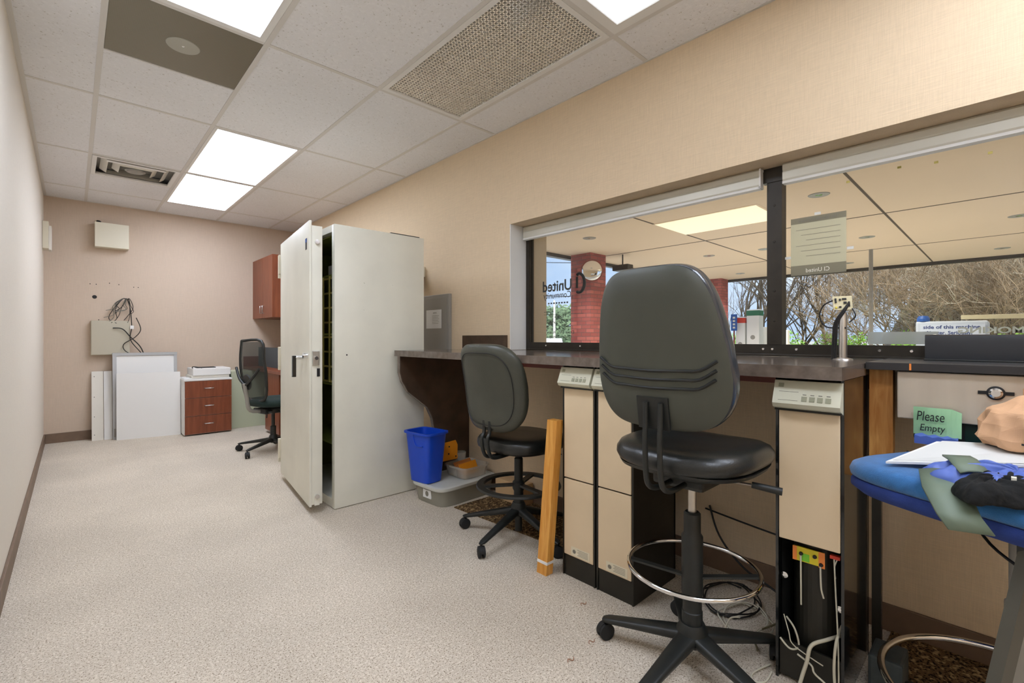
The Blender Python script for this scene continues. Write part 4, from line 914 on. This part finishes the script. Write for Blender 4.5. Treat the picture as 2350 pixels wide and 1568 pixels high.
for z0, z1 in ((.425, .612), (.222, .420), (.018, .217)):
    d_ = rbox(.006, .460, -.004, .016, z0, z1, .002).build('drawer', 'cherry', t)
    MB().tube([(.19, -.004, (z0+z1)/2+.01), (.195, -.026, (z0+z1)/2+.01), (.275, -.026, (z0+z1)/2+.01), (.28, -.004, (z0+z1)/2+.01)], .005, 8).build('handle', 'steel', d_, 50)
t = thing('printer', 'white low printer on the cherry drawer cabinet', 'printer', (.985, 6.33, .636))
rbox(.0, .375, .02, .40, .0, .035, .006).build('base', 'offwhite', t); rbox(.01, .385, .0, .38, .035, .115, .008).build('body', 'white', t)
rbox(.06, .25, .09, .22, .115, .124, .003).build('paper_slot', 'ink', t); MB().tube([(.02, .1, .115), (.015, .05, .135), (.06, .03, .13), (.10, .03, .12)], .005, 8, 4).build('cable', 'cordb', t)
tag(rbox(.908, .978, 6.30, 6.52, .636, .645, .001).build('paper_stack', 'paper'), 'small stack of white paper on the drawer cabinet beside the printer', 'paper')
t = thing('file_cabinet', 'pale green grey metal cabinet with dark open front beside the cherry drawers', 'cabinet', (1.46, 6.45, 0))
rbox(-.06, .34, .0, .37, .0, .696, .004).build('body', mat('pale_green_enamel', (196, 200, 172), .5), t)
b = MB(); b.box(-.066, -.06, .02, .35, .36, .69); b.build('dark_front', 'green', t)
for z in (.18, .45, .60): MB().box(-.072, -.060, .01, .36, z, z+.02).build('front_rail', 'offwhite', t)
# desk
t = thing('desk', 'cherry office desk with dark screen panel behind the safe door', 'desk', (1.62, 4.55, 0))
rbox(0, .616, 0, 2.28, .70, .735, .003).build('desktop', 'cherry', t)
rbox(.08, .55, 1.45, 1.47, .05, .70, .002).build('end_panel', 'cherry', t)
rbox(.02, .55, .9, 1.4, .04, .70, .002).build('pedestal', 'cherry', t)
rbox(.30, .60, 2.24, 2.28, .05, .70, .002).build('modesty_panel', 'darkred', t)
rbox(.0, .612, 2.255, 2.279, .735, .86, .002).build('hutch_back', 'darkred', t)
MB().box(.17, .20, .9, 2.24, .735, .98).build('screen_panel', mat('grey_screen_fabric', (72, 76, 78), .9), t)
t = thing('wall_cabinet', 'cherry wall cabinet with two doors in the back right corner', 'cabinet', (1.737, 6.02, 1.35))
rbox(.018, .500, 0, .828, 0, .755, .002).build('body', 'cherry', t)
for y0, y1, hy_ in ((.003, .413, .36), (.416, .826, .455)):
    d_ = rbox(0, .018, y0, y1, .0, .755, .002).build('door', 'cherry', t)
    MB().tube([(0, hy_-.03, .06), (-.022, hy_-.03, .06), (-.022, hy_-.03, .15), (0, hy_-.03, .15)], .005, 8).build('handle', 'steel', d_, 50)

# ------------------------------------------------------------------ outside
struct(MB().box(WX, 220, -120, 160, -.42, -.30).build('ground', 'asphalt'))
CH = 2.60
b = MB(); b.box(WX, 12.3, -9, 5.50, CH, CH+.35)
cp = struct(b.build('canopy', 'soffit'), 'tan drive-through canopy ceiling')
b = MB()
for y in (1.02, 3.20, -1.16, -3.3): b.box(WX, 12.3, y-.012, y+.012, CH-.003, CH)
for x in (4.35, 7.10, 9.85): b.box(x-.012, x+.012, -9, 5.5, CH-.0035, CH)
b.build('panel_joint', 'joint', cp)
b = MB(); b.box(12.3, 12.42, -9, 5.62, CH-.06, CH+.5); b.box(WX, 12.42, 5.5, 5.62, CH-.06, CH+.5); b.build('fascia', 'bronze', cp)
for k, (x, y) in enumerate(((5.65, 4.31), (5.69, 1.36), (8.59, 1.44), (8.45, 3.74), (11.3, .07), (8.45, -.09), (8.5, 2.82), (11.3, 4.27), (11.3, 2.2))):
    t = thing('canopy_downlight', 'round recessed downlight in the drive-through canopy ceiling', 'ceiling light', (x, y, CH), 0, 'downlights in the canopy ceiling')
    MB().lathe((0, 0, -.004), [(.07, 0), (.095, -.002), (.10, .004)], 28).build('trim_ring', 'grey', t); MB().lathe((0, 0, -.004), [(0, 0), (.07, .0005)], 24).build('aperture', 'cavity', t); MB().lathe((0, 0, -.0055), [(0, 0), (.032, .001)], 16).build('lamp', 'chrome', t)
    ld = bpy.data.lights.new('downlight_beam', 'SPOT'); ld.energy = 80; ld.spot_size = 2.3; ld.spot_blend = .6; ld.shadow_soft_size = .06; ld.color = (1, .96, .90)
    lo = bpy.data.objects.new('downlight_beam', ld); COL.objects.link(lo); lo.parent = t; lo.location = (0, 0, -.03)
t = thing('canopy_light_panel', 'long glowing cream light panel in the drive-through canopy ceiling', 'ceiling light', (6.03, 2.45, CH))
MB().box(-.43, .43, -.50, .75, -.006, .0).build('lens', 'canopylens', t); MB().box(-.46, .46, -.53, .78, -.003, .0005).build('frame', 'soffit', t)
def column(label, x0, x1, y0, y1):
    t = thing('brick_column', label, 'column', (x0, y0, -.3)); MB().box(0, x1-x0, 0, y1-y0, 0, CH+.3).build('shaft', 'brick', t); return t
column('nearer red brick column carrying the round mirror', 6.6, 7.05, 5.01, 5.45)
column('farther red brick column beside the tube stations', 11.85, 12.25, 4.93, 5.42)
t = thing('convex_mirror', 'round convex traffic mirror on the nearer brick column', 'mirror', (6.56, 4.95, 2.27))
dv = V((-.80, -.60, 0)); prof_ = [(.175*math.sin(a), .05*math.cos(a)) for a in [PI/2*k/10 for k in range(11)]]
MB().lathe((0, 0, 0), prof_[::-1], 40, dv).build('mirror_dome', 'mirror', t, 60); MB().lathe((0, 0, 0), [(.19, -.01), (.19, .008), (.175, .01)], 40, dv).build('rim', 'darkred', t)
MB().cyl((0, 0, 0), (.06, .06, 0), .015).build('bracket', 'bronze', t)
t = thing('canopy_camera', 'long camera housing hanging from the canopy by the brick column', 'camera', (7.2, 4.75, 2.36))
MB().cyl((0, 0, .05), (0, 0, .24), .012).build('mount', 'ink', t); rbox(-.09, .09, -.16, .16, -.05, .05, .01).build('housing', 'bronze', t)
# pole, tube stations, machine
t = thing('metal_pole', 'thin grey metal pole rising outside the near pane', 'pole', (7.47, 1.21, -.3)); MB().lathe((0, 0, 0), [(.09, 0), (.09, .012), (.024, .014), (.022, 2.54)], 18).build('shaft', 'grey', t)
def station(x, y, h, r, cap, label):
    t = thing('tube_station', label, 'tube station', (x, y, -.3)); rbox(-r, r, -r, r, 0, h, .02).build('body', 'white', t); rbox(-r-.004, r+.004, -r-.004, r+.004, h-.17, h-.03, .005).build('lane_sign', cap, t)
    MB().lathe((-r-.003, 0, h-.75), [(.06, 0), (.045, -.003), (.03, -.001)], 20, (1, 0, 0)).build('emblem', 'grey', t)
station(13.4, 5.02, 1.98, .12, 'red', 'shorter white tube station with red lane sign')
station(13.45, 4.70, 2.17, .16, mat('lane_green', (40, 110, 80), .5), 'taller white tube station with dark green lane sign')
station(13.75, 4.50, 1.70, .09, 'white', 'lowest plain white tube station half hidden at the edge')
t = thing('blue_banner', 'tall narrow blue banner beside the red lane station', 'banner', (13.2, 5.15, -.3)); rbox(-.01, .01, -.08, .08, 1.6, 2.05, .003).build('sign', 'bluesign', t); MB().cyl((0, 0, 0), (0, 0, 1.6), .02).build('post', 'darkred', t)
k = MB(); 
for q in range(4): k.box(-.013, -.01, -.03, .03, 1.66+.09*q, 1.71+.09*q)
k.build('letters', 'whiteink', t)
for (x, y, h, label) in ((9.6, 3.0, 2.25, 'tall grey bollard post just right of the window mullion'), (9.7, 2.86, 1.55, 'short grey bollard post beside the taller one')):
    t = thing('bollard_post', label, 'post', (x, y, -.3)); rbox(-.06, .06, -.06, .06, 0, h, .01).build('shaft', 'offwhite', t)
t = thing('teller_machine', 'pale blue grey teller machine with printed sign outside the near pane', 'machine', (6.75, .40, -.3))
rbox(0, .6, -.26, .30, 0, 1.58, .02).build('body', 'machine', t); MB().box(-.012, .0, -.24, .26, 1.20, 1.54).build('sign_face', mat('pale_sign', (206, 214, 226), .5), t)
k = MB()
for q, (tx_, wd) in enumerate((('side of this machine', .44), ('of better. Seriously.', .38), ('and tap the screen and get access to...', .40))):
    add_text(k, tx_, .05 if q < 2 else .03, frame((-.013, .235, 1.50-.06*q), (0, -1, 0), (0, 0, 1)), wd, .0006, bold=.001)
k.build('sign_text', mat('navy_ink', (40, 60, 120), .6), t)
MB().lathe((.05, .24, 1.58), [(.055, 0), (.055, .03), (.04, .06), (0, .065)], 24).build('blue_beacon', 'bluesign', t)
rbox(.2, .26, -.52, -.05, 1.60, 1.645, .004).build('cream_bar', 'tallow', t)
MB().box(.22, .25, -.08, -.05, 1.5, 1.6).build('bar_bracket', 'grey', t)
t = thing('light_pole', 'tall white utility pole beyond the road at the far left of the window', 'pole', (32.6, 28.9, -.3)); MB().lathe((0, 0, 0), [(.14, 0), (.09, 4.9)], 12).build('shaft', 'offwhite', t)
for k, (z0, z1) in enumerate(((8.6, 7.6), (5.4, 4.9))):
    t = thing('power_line', ('upper', 'lower')[k]+' overhead power line crossing the sky at the far left', 'power line', (34+k, 20, -.3))
    MB().tube([(0, 0, z1+.3), (-1, 6, (z0+z1)/2), (-2, 13, z0+.3)], .03, 6, 6).build('wire', 'ink', t)
    for x, y, z in ((0, 0, z1+.4), (-2, 13, z0+.4)): MB().cyl((x, y, 0), (x, y, z), .1, 10).build('pole', 'bark', t)
t = thing('car', 'white car parked far away at the lower left of the window', 'car', (29.5, 26.2, -.3), math.radians(40))
rbox(-2.1, 2.1, -.85, .85, .3, .85, .12).build('body', 'car', t); b = MB(); b.loft([[(-1.5, -.8, .84), (1.2, -.8, .84), (1.2, .8, .84), (-1.5, .8, .84)], [(-1.1, -.65, 1.38), (.6, -.65, 1.38), (.6, .65, 1.38), (-1.1, .65, 1.38)]]); b.build('cabin', 'car', t)
MB().box(-1.15, .75, -.76, .76, .9, 1.22).build('windows', 'ink', t)
for x in (-1.3, 1.3):
    for y in (-.86, .70): MB().lathe((x, y, .33), [(.0, 0), (.33, .0), (.33, .16), (0, .16)], 20, (0, 1, 0)).build('wheel', 'rubber', t)

# planting
def leafy(name, label, cat, cx, cy, w, d, z0, z1, n, size, m, group=None, seed=1):
    random.seed(seed); b = bmesh.new()
    for i in range(n):
        u, v_, h_ = random.uniform(-1, 1), random.uniform(-1, 1), random.random()
        rr = math.sqrt(max(0, 1-.75*h_**2.2))
        p = V((cx+u*w*rr, cy+v_*d*rr, z0+(z1-z0)*h_*(.86+.14*math.sin(u*5+seed)*math.cos(v_*4)))); a = V((random.uniform(-1, 1), random.uniform(-1, 1), random.uniform(-.6, 1))).normalized()*size; c_ = a.orthogonal().normalized()*size*.45
        b.faces.new([b.verts.new(p-a), b.verts.new(p+c_), b.verts.new(p+a), b.verts.new(p-c_)])
    me = bpy.data.meshes.new(name); b.to_mesh(me); b.free(); me.materials.append(M[m]); o = bpy.data.objects.new(name, me); COL.objects.link(o)
    return tag(o, label, cat, group)
for k, y in enumerate((6.2, 4.6, 3.0, 1.4, -.2, -1.8)):
    leafy('green_shrub', 'low bright green shrub in the hedge row beyond the canopy', 'shrub', 14.9, y, .45, .85, -.3, 1.30+.05*(k % 2), 2600, .05, 'leaf', 'shrubs in the low hedge beyond the canopy', k)
leafy('treeline', 'green distant tree line beyond the road at the far left', 'trees', 52, 47, 6, 14, -.3, 6.2, 7000, .42, 'farleaf', None, 31)['kind'] = 'stuff'
leafy('verge_grass', 'rough grey green grass verge beyond the road', 'grass', 36, 33, 4, 12, -.3, 2.1, 5000, .22, 'farleaf', None, 32)['kind'] = 'stuff'
random.seed(2)
b = MB(); nx_, ny_ = 14, 40; rings = []
for i in range(nx_+1):
    rr = []
    for j in range(ny_+1):
        y = -14+19.5*j/ny_; x = 16.2+9*i/nx_; f = i/nx_; hy2 = max(0, min(1, (3.7-y)/2.2)); hy2 = hy2*hy2*(3-2*hy2)
        rr.append((x, y, -.3+(6.3*hy2)*f**.75+.25*math.sin(x*2.1+y*1.3)*f+.2*math.sin(y*3.1+i)*f))
    rings.append(rr)
b.loft(rings, False, False, False)
struct(b.build('hillside', 'earth', None, 60))
def tree(name, label, x, y, z, h, seed, m, dirz=1, spread=.6, depth=5, r0=.05, group=None, lean=(0, 0), cat='tree', kids=3, decay=.72, sides=4):
    random.seed(seed); b = MB(); cnt = [0]
    def br(p, d_, L_, r, n):
        if cnt[0] > 2600: return
        cnt[0] += 1; P = [p]; q = p.copy(); dd = d_.copy()
        for k in range(3):
            dd = (dd+V((random.uniform(-.22, .22), random.uniform(-.22, .22), random.uniform(-.14, .18)))).normalized(); q = q+dd*(L_/3); P.append(q.copy())
        b.tube(P, r, sides if n < 2 else 3, 0, r*.62)
        if n >= depth: return
        for k in range(kids if n else kids+1):
            s0 = random.choice(P[1:]) if k else P[-1]
            nd = (dd+V((random.uniform(-1, 1), random.uniform(-1, 1), random.uniform(-.5, .9)))*spread).normalized()
            br(s0, nd, L_*random.uniform(decay-.12, decay+.1), max(r*.58, .0045), n+1)
    br(V((0, 0, 0)), V((lean[0], lean[1], dirz)).normalized(), h*.36, r0, 0)
    o = b.build(name, m); o.location = (x, y, z); return tag(o, label, cat, group)
for k, (x, y, h, ln) in enumerate(((17.0, 7.4, 5.2, (0, .1)), (16.2, 6.35, 6.0, (0, -.05)), (18.5, 6.5, 6.5, (0, .05)), (16.4, 5.5, 5.0, (.0, -.15)), (15.9, 4.35, 5.6, (0, .28)), (17.5, 4.9, 5.5, (0, -.2)), (16.3, 3.6, 5.0, (0, .25)))):
    tree('bare_tree', 'leafless dark tree against the sky beyond the hedge', x, y, -.3, h, 40+k, 'bark', 1, .62, 5, .07, 'leafless trees beyond the hedge', ln, kids=3)
# thicket on the bank
random.seed(9); spots = []
for k in range(26):
    y = 2.7-6.2*k/25+random.uniform(-.15, .15); x = 15.9+(k % 3)*.9+random.uniform(-.2, .2); spots.append((x, y))
for k, (x, y) in enumerate(spots):
    hy2 = max(0, min(1, (3.7-y)/2.2)); hy2 = hy2*hy2*(3-2*hy2); f = max(0, (x-16.2)/9); z = -.32+6.3*hy2*f**.75
    tree('bare_shrub', 'tangled leafless pale shrub in the thicket on the bank', x, y, z-.05, random.uniform(3.6, 5.2), 100+k, 'twig' if k % 3 else 'twigb', 1, .85, 5, .042 if k % 3 else .03, 'leafless shrubs on the bank', (random.uniform(-.5, .1), random.uniform(-.5, .5)), 'shrub', 4, .74, 3)
